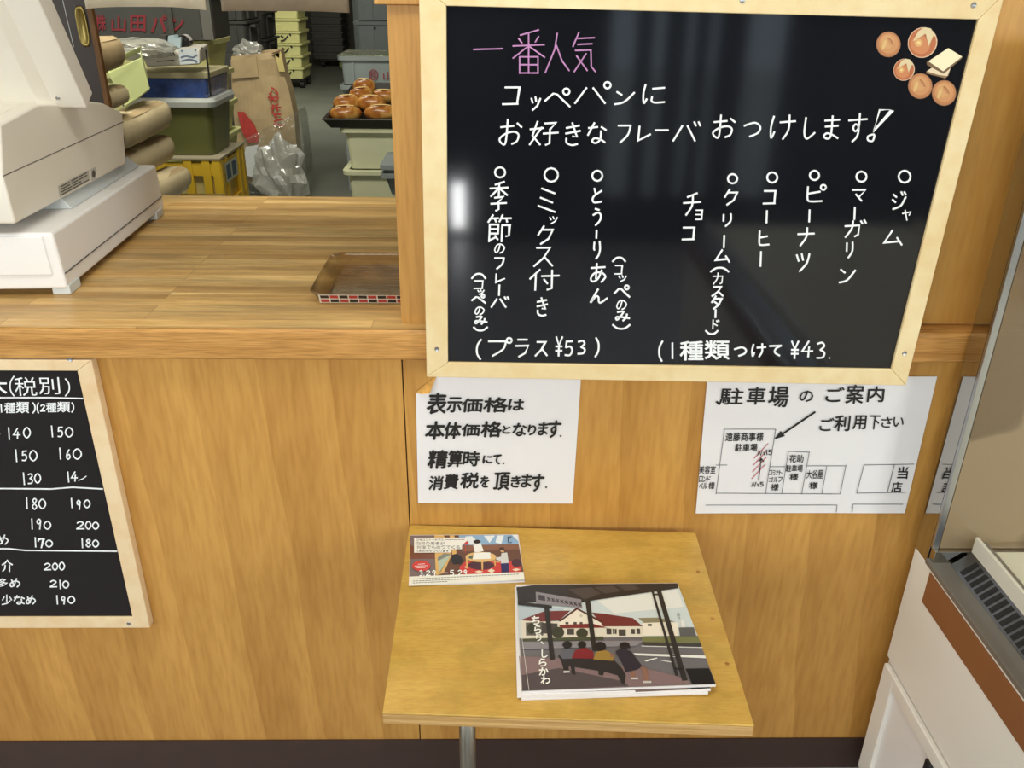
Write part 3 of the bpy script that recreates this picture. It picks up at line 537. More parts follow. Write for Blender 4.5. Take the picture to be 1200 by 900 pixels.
for c, *b in (('駐',844,455,871,474),('車',876,454,897,474),('場',901,453,924,477),('の',937,458,953,471),('ご',968,454,989,471),('案',992,451,1012,473),('内',1017,453,1036,471),('ご',961,490,977,505),('利',978,487,996,505),('用',1000,487,1015,503),('下',1019,487,1031,503),('さ',1033,489,1045,501),('い',1047,489,1059,500),('当',1052,547,1064,561),('店',1045,565,1057,577)):
    pen.ch(c, *b, font=.022, slant=.12)
for t, *b in (('遠藤商事様',850,507,895,517),('駐車場',861,520,888,529),('美容室',819,546,839,555),('様',830,565,838,573),('様',903,567,913,575),('花助',925,533,942,542),('駐車場',921,545,941,553),('様',925,555,936,563),('大谷屋',945,551,965,561),('様',948,565,959,573)): pen.row(t, *b, font=.022, slant=.1)
for t, *b in (('コミナト',901,551,917,557),('ゴルフ',901,559,917,565),('ロンド',819,558,833,565),('ベル',819,566,829,573)): pen.row(t, *b, font=.022, slant=.1)
for x in (888, 881): 
    y = 528 if x == 888 else 565
    pen.line([(x, y+5.5), (x+1.5, y), (x+3.5, y+5.5), (x+5, y)], 1.0); pen.line([(x+7, y+2), (x+7.5, y+5)], 1.3)
pen.ch('1', 897, 527, 900, 533, w=1.1); pen.ch('5', 900, 527, 905, 533, w=1.1); pen.ch('5', 890, 565, 895, 570, w=1.1)
pen.line([(955, 483), (918, 508)], 2.2); pen.poly([(907, 515), (915, 505), (920, 511)])
pen.line([(889, 563), (892, 538)], 1.1); pen.line([(889.5, 541), (892, 537), (895, 541)], 1.1); pen.line([(840, 471), (843, 474)], 2.5)
pen.build('marker_writing', 'ink', n2)
pen = Pen(PN)
for a, b in (((849,503),(909,503)),((849,503),(839,579)),((909,503),(897,579)),((839,545),(852,545)),((902,547),(920,547)),((924,529),(948.5,530)),((924,529),(916,579)),((948.5,529),(939.5,579)),((946,546),(991,546)),((969,546),(963,579)),((991.5,545),(984.5,579)),((1012.5,545),(1071,544)),((1012.5,545),(1004,578)),((1048,545),(1040,577)),((839,578),(984,579)),((1004,578),(1061,577)),((827,592),(981,592)),((981,592),(980,600)),((999.5,591),(1058,591)),((999.5,591),(998.7,600))): pen.line([a, b], .8)
pen.build('pencil_plan', 'pencil', n2)
pen = Pen(lambda x, y: atY(x, y, -.0040))
for x, y in ((884, 537), (883, 545), (882, 553), (881, 561)): pen.line([(x, y), (x+16, y-17)], 1.0)
pen.build('red_hatching', 'red_pencil', n2)

# ================================================================== TABLE
tz = .659
tb = empty('wall_table', (.1, -.24, 0), 'small yellow plywood table against the counter, holding leaflets', 'table')
C4 = [atZ(480, 614, tz), atZ(815, 624, tz), atZ(884, 850, tz), atZ(448, 835, tz)]
for p in C4[:2]: p.y = min(p.y, -.002)
MB().prism([(p.x, p.y, tz) for p in C4], (0, 0, -.0035)).build('tabletop', 'table_ply', tb, bevel=.0015)
MB().prism([(p.x, p.y, tz-.0036) for p in C4], (0, 0, -.0185)).build('plywood_core', 'ply_edge', tb, bevel=.001)
L = atZ(548, 872, .45); L = V((L.x, L.y, 0))
MB().lathe((L.x, L.y, 0), [(.0135, .03), (.0135, tz-.03)], 20).build('leg', 'chrome_leg', tb, smooth=True)
MB().lathe((L.x, L.y, 0), [(.045, tz-.0275), (.045, tz-.0225)], 24).build('mounting_flange', 'chrome_leg', part(tb, 'leg'))
MB().lathe((L.x, L.y, 0), [(.14, .008), (.14, .016), (.02, .03)], 30).build('foot_plate', 'chrome_leg', tb)
for x, y in ((818, 670), (835, 725), (852, 778)):
    p = atZ(x, y, tz)
    MB().lathe((p.x, p.y, tz), [(.0035, -.001), (.0035, .0003), (.002, .0002)], 12).build('nail_head', 'edge_wood', part(tb, 'tabletop'))

# leaflets and magazines: each copy a thing; the art is printed on the cover
def pad(name, label, cat, group, px, z, th, paper='paper'):
    P = [atZ(*q, z+th) for q in px]
    o = MB().prism([(p.x, p.y, z) for p in P], (0, 0, th)).build(name, paper, bevel=.0002)
    return tag(o, label, cat, group)
flz = tz+.0002
fl = []
for k, (d, lab) in enumerate((((2, 4), 'undermost leaflet of the small pile at the back left of the table'), ((1, 2), 'middle leaflet of the small pile at the back left of the table'), ((0, 0), 'top leaflet, its illustrated cover showing a round table on a red rug'))):
    q = [(480.5+d[0]*.3, 627), (606.5+d[0]*.5, 626.5), (614.5+d[0]*.3, 678.5+d[1]*.9), (479+d[0]*.3, 686)]
    if k == 2: q = [(480.6, 627), (606.2, 626.2), (614.8, 679), (479, 686.2)]
    fl.append(pad('leaflet', lab, 'leaflet', 'leaflets on the table', q, flz+k*.0012, .0011))
ztop = flz+3*.0012
def art(owner, tr, z0, layers, dz=.00006):
    for k, (h, kind, d) in enumerate(layers):
        p = Pen(lambda x, y, k=k: atZ(*tr(x, y), z0+dz*(k+1)))
        if kind == 'p': [p.poly(q) for q in (d if isinstance(d[0][0], tuple) else [d])]
        elif kind == 'e': [p.ellipse(*q) for q in (d if isinstance(d, list) else [d])]
        elif kind == 't': [p.row(t, *b, **kw) for t, b, kw in d]
        elif kind == 'l': [p.line(q, ww) for q, ww in d]
        p.build('cover_print', flat(h, .35), owner)
FT = lambda x, y: (470+x/8, 620+y/8)
dash = lambda x0, x1, y, sl, n: [[(x0+(x1-x0)*i/n, y+sl*i/n), (x0+(x1-x0)*(i+.72)/n, y+sl*(i+.72)/n)] for i in range(n)]
art(fl[2], FT, ztop-.0001, [
 ('6b4636', 'p', [(86, 60), (1088, 54), (1148, 402), (76, 445)]),
 ('7d6c6c', 'p', [(86, 60), (310, 58), (322, 435), (76, 445)]),
 ('7a4a38', 'p', [(84, 150), (318, 222), (330, 280), (80, 280)]),
 ('8fb2d2', 'p', [(540, 60), (1088, 54), (1102, 140), (560, 152)]),
 ('e9eef0', 'p', [[(600, 70), (665, 66), (745, 145), (640, 146)], [(775, 62), (880, 60), (830, 130)], [(900, 60), (965, 58), (940, 140), (885, 125)], [(1040, 56), (1088, 55), (1095, 110)]]),
 ('8a5b45', 'p', [(565, 152), (1102, 142), (1110, 190), (575, 210)]),
 ('e0b36c', 'p', [[(312, 58), (400, 58), (470, 240), (350, 430), (325, 434)], [(455, 60), (500, 60), (520, 230), (480, 240)], [(470, 250), (400, 410), (345, 432), (460, 240)]]),
 ('b7c3b0', 'p', [(345, 300), (470, 238), (360, 405)]),
 ('84857c', 'p', [(340, 270), (400, 228), (470, 236), (345, 300)]),
 ('26262a', 'p', [(480, 245), (520, 232), (560, 250), (588, 300), (560, 325), (490, 330), (470, 295)]),
 ('d23f38', 'p', [(545, 360), (600, 305), (1060, 300), (1130, 360), (1120, 402), (640, 424), (560, 420)]),
 ('f1dcc0', 'p', [[(690, 398), (728, 388), (770, 396), (735, 418)], [(810, 392), (845, 370), (882, 390), (850, 412)], [(590, 355), (615, 345), (640, 355), (612, 366)], [(1040, 380), (1080, 368), (1120, 378), (1075, 396)]]),
 ('4f2b36', 'e', [(750, 340, 125, 42), (1082, 318, 46, 38)]),
 ('dfae68', 'p', [[(606, 265), (622, 265), (628, 368), (612, 372)], [(752, 300), (770, 300), (768, 382), (756, 382)], [(868, 270), (884, 270), (888, 345), (876, 345)]]),
 ('e6bb78', 'e', [(748, 262, 145, 48)]),
 ('f4f1ea', 'p', [[(685, 222), (835, 218), (842, 278), (672, 284)], [(676, 150), (745, 128), (775, 205), (735, 215), (690, 216)]]),
 ('5b6e62', 'p', [(640, 250), (676, 245), (668, 282), (632, 272)]),
 ('241a18', 'e', [(712, 118, 34, 18)]),
 ('d9a777', 'p', [[(925, 190), (958, 186), (968, 218), (935, 215)], [(845, 292), (925, 300), (925, 316), (850, 306)]]),
 ('4b3028', 'e', [(945, 184, 26, 14)]),
 ('d8d6d2', 'p', [[(940, 226), (995, 220), (1010, 318), (935, 324)], [(890, 268), (940, 258), (940, 300), (892, 288)]]),
 ('28275a', 'p', [(935, 323), (1008, 318), (1010, 404), (943, 407)]),
 ('d0403c', 'p', [[(575, 116), (628, 114), (632, 142), (578, 144)], [(600, 144), (606, 144), (606, 230), (602, 230)]]),
 ('d5423f', 'e', [(190, 346, 86, 50)]),
 ('f3efe6', 'p', [(122, 82), (620, 80), (620, 108), (572, 150), (572, 188), (470, 190), (470, 220), (122, 222)]),
 ('f2eee2', 'p', [(76, 446), (1148, 402), (1158, 472), (72, 528)]),
 ('3a3432', 't', [('白河の若者が', (135, 118, 410, 148), {}), ('何度でも戻ってくる', (145, 155, 555, 186), {}), ('ための宿をつくります', (135, 195, 450, 214), {}), ('コミュニティカフェ', (140, 92, 400, 107), {})]),
 ('5a5654', 'l', [(s, 5) for s in dash(410, 600, 98, 0, 9)+dash(110, 1110, 468, -46, 34)+dash(110, 640, 488, -22, 18)+dash(110, 440, 505, -14, 12)]),
 ('1f1c1c', 'l', [([(1035, 72), (1005, 75), (1008, 128), (1036, 124)], 7)]),
 ('fbfaf6', 't', [('3', (168, 388, 205, 438), dict(w=9)), ('2', (228, 388, 278, 436), dict(w=9)), ('9', (286, 386, 330, 440), dict(w=9)), ('5', (452, 384, 500, 434), dict(w=9)), ('2', (528, 384, 575, 432), dict(w=9)), ('9', (582, 382, 622, 434), dict(w=9)), ('-', (395, 408, 440, 414), dict(w=7))]),
 ('fbfaf7', 'l', [([(212, 434), (217, 438)], 8), ([(510, 430), (515, 434)], 8)]+[(s, 5) for s in dash(160, 225, 330, -4, 4)+dash(130, 255, 347, -4, 7)+dash(150, 230, 364, -4, 5)]),
])
MG = [[(606, 690), (790, 690), (826, 812), (611, 819)], [(603, 688), (792, 688), (830, 812), (606, 816)], [(606, 688), (794, 686), (833, 808), (611, 814)], [(604.5, 685), (793.5, 683), (839, 803), (611, 811)]]
mlab = ('lowest magazine of the pile on the table front', 'third magazine from the top of the pile on the table', 'second magazine from the top, its dark cover corner showing at the lower right', 'top magazine of the pile, cover photo of people on a bus stop bench')
mags = []; mz = tz+.0002
for k in range(4):
    mags.append(pad('magazine', mlab[k], 'magazine', 'magazines on the table', MG[k], mz, .0034 if k < 3 else .003)); mz += .0036
CT = lambda x, y: (590+x/4.615, 670+y/4.615)
art(mags[2], lambda x, y: (x, y), mz-.0036*1-.0002, [('4d4242', 'p', [(607, 690), (794, 687), (832.5, 806.5), (612, 812.5)]), ('6f5a58', 'p', [(740, 800), (800, 798), (807, 808), (745, 811)]), ('121113', 'p', [(806, 798), (829, 798), (832.5, 806.5), (810, 808)])])
art(mags[3], CT, mz-.0006, [
 ('6d686b', 'p', [(70, 82), (940, 62), (1148, 606), (98, 645)]),
 ('cfd7d6', 'p', [(72, 100), (942, 66), (1050, 345), (80, 360)]),
 ('e6e4dc', 'p', [(500, 150), (940, 90), (975, 190), (600, 225)]),
 ('b8c3c9', 'p', [(76, 185), (330, 200), (300, 240), (80, 262)]),
 ('e2d8c6', 'p', [(92, 262), (750, 290), (756, 352), (96, 362)]),
 ('73302f', 'p', [[(90, 262), (222, 213), (362, 210), (300, 265), (200, 270)], [(478, 220), (540, 226), (700, 250), (752, 295), (540, 296)]]),
 ('efe4d2', 'p', [[(302, 268), (395, 198), (530, 272), (530, 296), (302, 296)], [(755, 272), (945, 275), (948, 346), (755, 346)]]),
 ('8c8264', 'p', [(728, 250), (840, 248), (928, 270), (760, 277)]),
 ('6a625a', 'p', [[(120, 275), (215, 272), (215, 345), (122, 345)]]),
 ('55221f', 'p', [[(298, 266), (395, 195), (402, 202), (308, 270)], [(390, 200), (398, 195), (535, 268), (530, 277)]]),
 ('7d2c2c', 'p', [(300, 288), (480, 280), (560, 302), (310, 306)]),
 ('4a4440', 'p', [[(206, 276), (292, 280), (292, 334), (208, 334)], [(345, 308), (382, 308), (382, 340), (345, 340)], [(556, 306), (584, 308), (584, 338), (558, 338)], [(590, 308), (612, 310), (612, 336), (592, 336)], [(622, 312), (662, 312), (662, 346), (624, 346)], [(690, 310), (710, 310), (712, 336), (692, 336)], [(720, 308), (738, 308), (740, 336), (722, 336)], [(335, 272), (352, 272), (352, 284), (335, 284)], [(378, 272), (396, 272), (396, 284), (378, 284)], [(412, 272), (428, 272), (428, 284), (412, 284)], [(780, 282), (802, 282), (802, 294), (780, 294)]]),
 ('cfc6b6', 'p', [[(246, 276), (250, 276), (250, 334), (246, 334)], [(600, 308), (602, 308), (602, 336), (600, 336)], [(410, 236), (422, 226), (430, 240), (418, 248)]]),
 ('3b3d2c', 'e', [(295, 328, 34, 30), (425, 332, 32, 26), (150, 308, 22, 30)]),
 ('4c4f3a', 'p', [(96, 362), (540, 350), (540, 368), (98, 378)]),
 ('75764a', 'p', [(752, 350), (1052, 348), (1066, 386), (745, 380)]),
 ('3f3c3a', 'p', [(742, 380), (1068, 386), (1072, 404), (765, 398)]),
 ('5b5a58', 'p', [(948, 302), (1030, 300), (1044, 350), (955, 350)]),
 ('e9e6e0', 'p', [[(960, 262), (972, 262), (984, 300), (964, 300)], [(700, 440), (1090, 453), (1096, 468), (720, 452)], [(745, 400), (1076, 408), (1078, 412), (748, 404)], [(760, 480), (830, 464), (834, 468), (775, 486)], [(850, 476), (910, 486), (905, 490), (850, 480)]]),
 ('8a8488', 'p', [(100, 378), (760, 372), (720, 400), (100, 420)]),
 ('836b6b', 'p', [(84, 455), (330, 470), (760, 520), (1000, 580), (1016, 610), (98, 642)]),
 ('54484a', 'p', [(92, 560), (300, 520), (640, 590), (680, 618), (98, 642)]),
 ('151416', 'p', [(984, 524), (1112, 522), (1146, 604), (1022, 609)]),
 ('302a29', 'p', [(72, 84), (182, 70), (940, 62), (946, 88), (500, 152), (420, 165), (180, 165), (78, 162)]),
 ('4d4341', 'p', [[(350, 95), (470, 82), (530, 118), (440, 150)], [(490, 82), (590, 76), (640, 104), (548, 118)], [(610, 75), (700, 70), (740, 92), (660, 102)]]),
 ('2a2625', 'p', [[(76, 160), (262, 184), (262, 198), (78, 180)], [(220, 190), (246, 190), (279, 474), (252, 478)], [(441, 150), (468, 150), (505, 424), (480, 426)], [(828, 100), (852, 98), (996, 586), (966, 590)], [(800, 106), (812, 105), (946, 560), (930, 562)], [(808, 118), (838, 120), (838, 126), (810, 126)], [(905, 450), (945, 450), (947, 457), (908, 457)], [(925, 520), (965, 520), (967, 527), (928, 527)]]),
 ('8d868b', 'p', [(174, 108), (420, 150), (426, 196), (178, 172)]),
 ('423c42', 'p', [(188, 124), (224, 130), (226, 158), (190, 152)]),
 ('3d373c', 'l', [([(238+i*24, 141+i*4.2), (252+i*24, 156+i*4.2)], 7) for i in range(8)]+[([(250+i*24, 140+i*4.2), (238+i*24, 158+i*4.2)], 4) for i in range(8)]),
 ('2b2728', 'p', [(295, 452), (330, 455), (600, 480), (640, 520), (662, 560), (655, 606), (640, 606), (618, 560), (545, 540), (540, 560), (515, 558), (512, 535), (385, 515), (390, 556), (374, 556), (362, 512), (352, 512), (356, 545), (330, 545), (315, 490)]),
 ('5f6068', 'p', [(300, 445), (345, 415), (385, 425), (372, 470), (320, 472)]),
 ('7f2129', 'p', [(368, 468), (388, 425), (440, 408), (486, 432), (488, 470)]),
 ('9b7a39', 'p', [(486, 474), (500, 432), (552, 424), (602, 452), (592, 482)]),
 ('2d2733', 'p', [(605, 430), (640, 412), (690, 430), (752, 512), (720, 530), (660, 542), (640, 490)]),
 ('8d6553', 'p', [[(742, 512), (776, 520), (786, 590), (762, 592), (754, 545)], [(690, 540), (712, 538), (712, 576), (690, 576)], [(575, 440), (605, 450), (600, 465), (580, 460)]]),
 ('1d1a1b', 'e', [(345, 394, 26, 19), (425, 394, 23, 19), (524, 403, 31, 25), (655, 398, 28, 18)]),
 ('262229', 'p', [[(625, 405), (688, 405), (684, 412), (632, 412)], [(320, 388), (330, 392), (322, 396)]]),
 ('c6c0bb', 'p', [[(752, 590), (800, 590), (800, 602), (755, 602)], [(688, 572), (728, 572), (728, 582), (690, 582)], [(325, 535), (358, 535), (358, 545), (325, 548)]]),
 ('f5f2ea', 't', [(c, b, {'font': .04}) for c, b in (('ち', (150, 240, 198, 285)), ('ら', (165, 290, 207, 335)), ('り', (175, 335, 208, 375)), ('、', (200, 375, 218, 392)), ('し', (205, 420, 240, 465)), ('ら', (190, 470, 235, 512)), ('か', (190, 518, 245, 560)), ('わ', (200, 565, 255, 607)))]),
 ('d9d2cc', 'l', [([(92, 300), (138, 640)], 2.5), ([(78, 200), (100, 640)], 2)]),
 ('8f9690', 't', [('の', (938, 222, 955, 240), {}), ('つ', (945, 246, 955, 254), {})]),
])

# ================================================================== CASH REGISTER
reg = empty('cash_register', (-.95, .42, zc), 'cream cash register with tilted screen on a white cash drawer on the counter', 'cash register')
ang = math.radians(3.2)
ex = V((math.cos(ang), math.sin(ang), 0)); ey = V((-math.sin(ang), math.cos(ang), 0))
A = V((-.778, .141, zc))            # front right foot of the drawer
def RL(u, v, z): return A + ex*u + ey*v + V((0, 0, z))
m = MB(); m.hexa([RL(-.46, 0, .012), RL(0, 0, .012), RL(0, .60, .012), RL(-.46, .60, .012)], [RL(-.46, .002, .116), RL(-.006, .002, .116), RL(-.004, .60, .116), RL(-.46, .60, .116)])
m.build('drawer_body', 'pos_white', reg, bevel=.006, seg=3)
MB().hexa([RL(-.452, -.0035, .040), RL(-.020, -.0035, .040), RL(-.020, .001, .040), RL(-.452, .001, .040)], [RL(-.452, -.002, .110), RL(-.024, -.002, .110), RL(-.024, .002, .110), RL(-.452, .002, .110)]).build('drawer_front', 'pos_white', part(reg, 'drawer_body'), bevel=.002)
MB().hexa([RL(-.001, .004, .040), RL(.0006, .004, .040), RL(.0006, .595, .040), RL(-.001, .595, .040)], [RL(-.001, .004, .0415), RL(.0004, .004, .0415), RL(.0004, .595, .0415), RL(-.001, .595, .0415)]).build('side_seam', 'seam_dark', part(reg, 'drawer_body'))
for u, v in ((-.03, .004), (-.03, .53), (-.43, .004), (-.43, .53)):
    MB().hexa([RL(u, v, 0), RL(u+.032, v, 0), RL(u+.032, v+.05, 0), RL(u, v+.05, 0)], [RL(u, v, .018), RL(u+.032, v, .018), RL(u+.032, v+.05, .018), RL(u, v+.05, .018)]).build('foot', 'pos_grey', reg, bevel=.002)
MB().hexa([RL(-.38, .17, .1165), RL(-.035, .17, .1165), RL(-.035, .58, .1165), RL(-.38, .58, .1165)], [RL(-.38, .17, .142), RL(-.055, .17, .142), RL(-.055, .565, .142), RL(-.38, .565, .142)]).build('base_plate', 'pos_grey', reg, bevel=.002)
XB = -.832
prof = [(18, 263), (148, 192), (144, 132), (122, 121), (108, 119), (45, 122), (0, 146), (3, 206)]
PR = [atX(x, y, XB) for x, y in prof]
bd = MB(); c0 = sum(PR, V())/len(PR)
bd.prism([p+V((-.03, 0, 0)) for p in PR], (-.28, 0, 0))
ins = [p+(p-c0)*(-.0) for p in PR]
bd.rings([[p+V((-.03, 0, 0)) for p in PR], ins], cap0=False, cap1=True)
o = bd.build('printer_body', 'pos_plastic', reg, bevel=.005, seg=3)
s0, s1 = atX(4, 207, XB+.0004), atX(145, 143, XB+.0004); dz = V((0, 0, .0016))
MB().quad(s0, s1, s1+dz, s0+dz).build('body_seam', 'seam_dark', part(reg, 'printer_body'))
pl = lambda x, y: atX(x, y, XB+.0006)
MB().quad(pl(68, 218), pl(104, 199), pl(105, 211), pl(70, 231)).build('rating_label', 'label_grey', part(reg, 'printer_body'))
MB().quad(pl(106.5, 198.5), pl(112, 195.5), pl(113, 209), pl(107.5, 212)).build('approval_label', 'label_grey', part(reg, 'printer_body'))
pen = Pen(lambda x, y: atX(x, y, XB+.0010))
for k in range(4):
    for a, b in ((.06, .34), (.42, .62), (.66, .92)) if k < 2 else ((.06, .4), (.44, .7)) if k == 2 else ((.06, .96),):
        y0 = 220+k*3.0
        pen.line([(69.2+35*a+k*.5, y0-19*a), (69.2+35*b+k*.5, y0-19*b)], 1.3)
pen.ellipse(109.8, 203.8, 2.0, 4.6, 12)
pen.build('label_print', 'seam_dark', part(reg, 'printer_body'))
# screen: operator side faces the kitchen, its back leans over the counter
P0 = atY(102, 127, .36); XS = P0.x
Fb, Ft, Bb, Bt = P0, atX(45, 0, XS), atX(109, 109, XS), atX(61, 0, XS)
tdir = (Ft-Fb).normalized(); Ft2 = Fb+tdir*.36; Bt2 = Bb+tdir*.36
MB().prism([Fb, Ft2, Bt2, Bb], (-.42, 0, 0)).build('screen_housing', 'pos_plastic', reg, bevel=.003)
nrm = V((1, 0, 0)).cross(tdir); nrm = nrm if nrm.y < 0 else -nrm
def SP(u, t, n): return Fb+V((-u, 0, 0))+tdir*t+nrm*n
m = MB(); m.hexa([SP(.056, -.012, -.002), SP(.36, -.012, -.002), SP(.36, .36, -.002), SP(.056, .36, -.002)], [SP(.078, -.010, .016), SP(.36, -.010, .016), SP(.36, .36, .016), SP(.078, .36, .016)])
m.build('rear_cover', 'pos_plastic', part(reg, 'screen_housing'), bevel=.002)
sc = atX(77, 115, XS); q = SP(.046, .022, 0)
MB().rings([[q+nrm*h+V((1, 0, 0))*(r*math.cos(t))+tdir*(r*math.sin(t)) for t in [2*math.pi*i/14 for i in range(14)]] for r, h in ((.0042, 0), (.0036, .0014), (.002, .0006))]).build('screw', 'screw', part(reg, 'screen_housing'))
MB().hexa([SP(.14, -.10, -.06), SP(.28, -.10, -.06), SP(.28, -.10, -.02), SP(.14, -.10, -.02)], [SP(.14, .1, -.055), SP(.28, .1, -.055), SP(.28, .1, -.012), SP(.14, .1, -.012)]).build('hinge_arm', 'pos_grey', reg, bevel=.004)

# ================================================================== CASH TRAY beside the post
tr = empty('coin_tray', (-.235, .22, zc), 'shallow brown plastic tray with red and black checked rim beside the post', 'tray')
clear('tray_plastic', 'fbf6ea', gloss=.03, film=.13, rough=.25, filmcol='7a5a34', patch=17)
def rrect(x0, x1, y0, y1, r, z, n=5):
    P = []
    for cx, cy, a in ((x1-r, y1-r, 0), (x0+r, y1-r, 90), (x0+r, y0+r, 180), (x1-r, y0+r, 270)):
        for i in range(n+1):
            t = math.radians(a+90*i/n); P.append(V((cx+r*math.cos(t), cy+r*math.sin(t), z)))
    return P
tx0, tx1, ty0, ty1 = -.333, -.15, .095, .345
MB().rings([rrect(tx0+.012, tx1-.012, ty0+.012, ty1-.012, .02, zc+.001), rrect(tx0, tx1, ty0, ty1, .025, zc+.022), rrect(tx0-.002, tx1+.002, ty0-.002, ty1+.002, .027, zc+.0225), rrect(tx0+.01, tx1-.01, ty0+.01, ty1-.01, .022, zc+.019), rrect(tx0+.022, tx1-.022, ty0+.022, ty1-.022, .016, zc+.005)], cap0=True, cap1=True).build('tray_dish', 'tray_plastic', tr, smooth=True)
f = lambda z: ty0+.012-.0125*(z-zc)/.022-.0005
MB().quad((tx0+.017, f(zc+.002), zc+.002), (tx1-.012, f(zc+.002), zc+.002), (tx1-.012, f(zc+.021), zc+.021), (tx0+.017, f(zc+.021), zc+.021)).build('border_band', flat('d8d0c2', .3), tr)
for row in range(2):
    for col_, h in ((0, 'b23a34'), (1, '2b2422')):
        p = MB()
        for i in range(9):
            if (i+row) % 2 != col_: continue
            a = tx0+.02+i*(tx1-tx0-.03)/9; b = a+(tx1-tx0-.03)/9*.86; z0 = zc+.0035+row*.009; z1 = z0+.0075
            f = lambda z: ty0+.012-.0125*(z-zc)/.022-.0008
            z1 -= .0008
            p.quad((a, f(z0), z0), (b, f(z0), z0), (b, f(z1), z1), (a, f(z1), z1))
        p.build('checked_border', flat(h, .3), tr)
rb = MB()
for i in range(14):
    y = ty0+.035+i*.014; rb.tube([(tx0+.03, y, zc+.0058), (tx1-.03, y, zc+.0058)], .0011, 6)
rb.build('ribs', 'tray_plastic', tr)

# ================================================================== DISPLAY CASE (right)
dc = empty('display_case', (1.25, -.8, .008), 'white refrigerated display case with a glass end pane, right of the counter wall', 'display case')
X0 = .795; XE = 1.75; YN = -2.2
MB().box(X0, XE, YN, -.03, .36, .628).build('upper_body', 'white_enamel', dc, bevel=.003)
MB().box(X0+.004, XE, YN, -.034, .05, .356).build('lower_body', 'white_enamel', dc, bevel=.002)
dr = MB(); d0, d1, dz0, dz1 = -.042, -.62, .06, .352
for a in ((d0, d0-.045, dz0, dz1), (d1, d1+.045, dz0, dz1), (d0-.045, d1+.045, dz1-.03, dz1), (d0-.045, d1+.045, dz0, dz0+.045)):
    dr.box(X0-.008, X0+.003, min(a[0], a[1]), max(a[0], a[1]), a[2], a[3])
dfr = dr.build('door_frame', 'white_enamel', dc, bevel=.002)
MB().box(X0, X0+.003, d1+.045, d0-.045, dz0+.045, dz1-.03).build('door_panel', 'pos_white', dfr)
h = atX(1093, 893, X0); MB().box(X0-.012, X0-.001, h.y-.012, h.y+.006, h.z-.03, h.z+.004).build('door_handle', 'black_plastic', dfr, bevel=.002)
MB().box(X0+.01, XE, YN, -.06, .008, .05).build('plinth', 'vinyl_brown', dc)
MB().hexa([(X0-.0015, YN, .555), (X0+.002, YN, .555), (X0+.002, -.098, .555), (X0-.0015, -.098, .555)], [(X0-.0015, YN, .616), (X0+.002, YN, .616), (X0+.002, -.098, .622), (X0-.0015, -.098, .622)]).build('brown_trim', 'case_brown', dc)
MB().box(X0-.004, X0+.036, YN, -.078, .6285, .640).build('bumper_ledge', 'smoke_grey', dc, bevel=.002)
gx0, gz0, gx1, gz1 = X0+.032, .6405, X0+.064, .668
MB().hexa([(gx0, YN, gz0-.004), (gx1, YN, gz0-.004), (gx1, -.1, gz0-.004), (gx0, -.1, gz0-.004)], [(gx0, YN, gz0), (gx1, YN, gz1), (gx1, -.1, gz1), (gx0, -.1, gz0)]).build('air_grille', 'grille_steel', dc)
gn = V((-(gz1-gz0), 0, gx1-gx0)).normalized(); slots = MB()
for i in range(34):
    y = -.125-i*.0165
    a = V((gx0, y, gz0))*.9+V((gx1, y, gz1))*.1+gn*.0006; b = V((gx0, y, gz0))*.12+V((gx1, y, gz1))*.88+gn*.0006
    slots.quad(a, b, b+V((0, -.0108, 0)), a+V((0, -.0108, 0)))
slots.build('grille_slots', 'slot_black', part(dc, 'air_grille'))
MB().box(gx1, gx1+.006, YN, -.098, .655, .700).build('inner_lip', 'case_lip', dc, bevel=.001)
MB().box(gx1+.006, gx1+.022, YN, -.1, .655, .690).build('lip_rail', 'steel', dc)
MB().box(gx1+.022, XE, YN, -.1, .629, .668).build('well_floor', 'case_inner', dc)
MB().box(X0+.002, XE, -.094, -.078, .629, .664).build('end_rail', 'mirror_steel', dc, bevel=.001)
MB().box(X0, X0+.02, -.076, -.030, .629, 1.5).build('end_post', 'mirror_steel', dc)
MB().box(X0, X0+.012, -.084, -.0765, .664, 1.5).build('pane_edge', 'steel', dc, bevel=.001)
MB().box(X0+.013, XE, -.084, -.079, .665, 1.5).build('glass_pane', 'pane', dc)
MB().box(XE-.02, XE, YN, -.09, .629, .70).build('rear_lip', 'case_lip', dc, bevel=.001)
MB().box(X0, XE, -.086, -.03, 1.501, 1.525).build('top_rail', 'mirror_steel', dc, bevel=.001)

# ================================================================== KITCHEN
# sliding door and hatch curtains
sd_ = empty('sliding_door', (-1.5, .95, 0), 'dark brown sliding door with an oval brass pull, left behind the register', 'door')
MB().box(-2.05, -.998, .94, .952, .0, 2.1).build('door_leaf', 'door_brown', sd_)
MB().box(-.998, -.985, .938, .953, .0, 2.1).build('edge_strip', 'door_edge', sd_, bevel=.001)
hp = atY(97, 31, .94); ring = lambda rx, rz, y: [V((hp.x+rx*math.copysign(abs(math.cos(t))**.7, math.cos(t)), y, hp.z+rz*math.copysign(abs(math.sin(t))**.6, math.sin(t)))) for t in [2*math.pi*i/28 for i in range(28)]]
MB().rings([ring(.0135, .047, .9395), ring(.013, .0465, .936), ring(.0095, .040, .9365), ring(.008, .037, .9392)], cap1=True).build('pull_handle', 'brass', part(sd_, 'door_leaf'), smooth=True)
gv = [atY(73, 0, .9393), atY(86, 55, .9393)]; gw = V((.0016, 0, 0)); MB().quad(gv[0], gv[0]+gw, gv[1]+gw, gv[1]).build('panel_groove', 'pos_grey', part(sd_, 'door_leaf'))
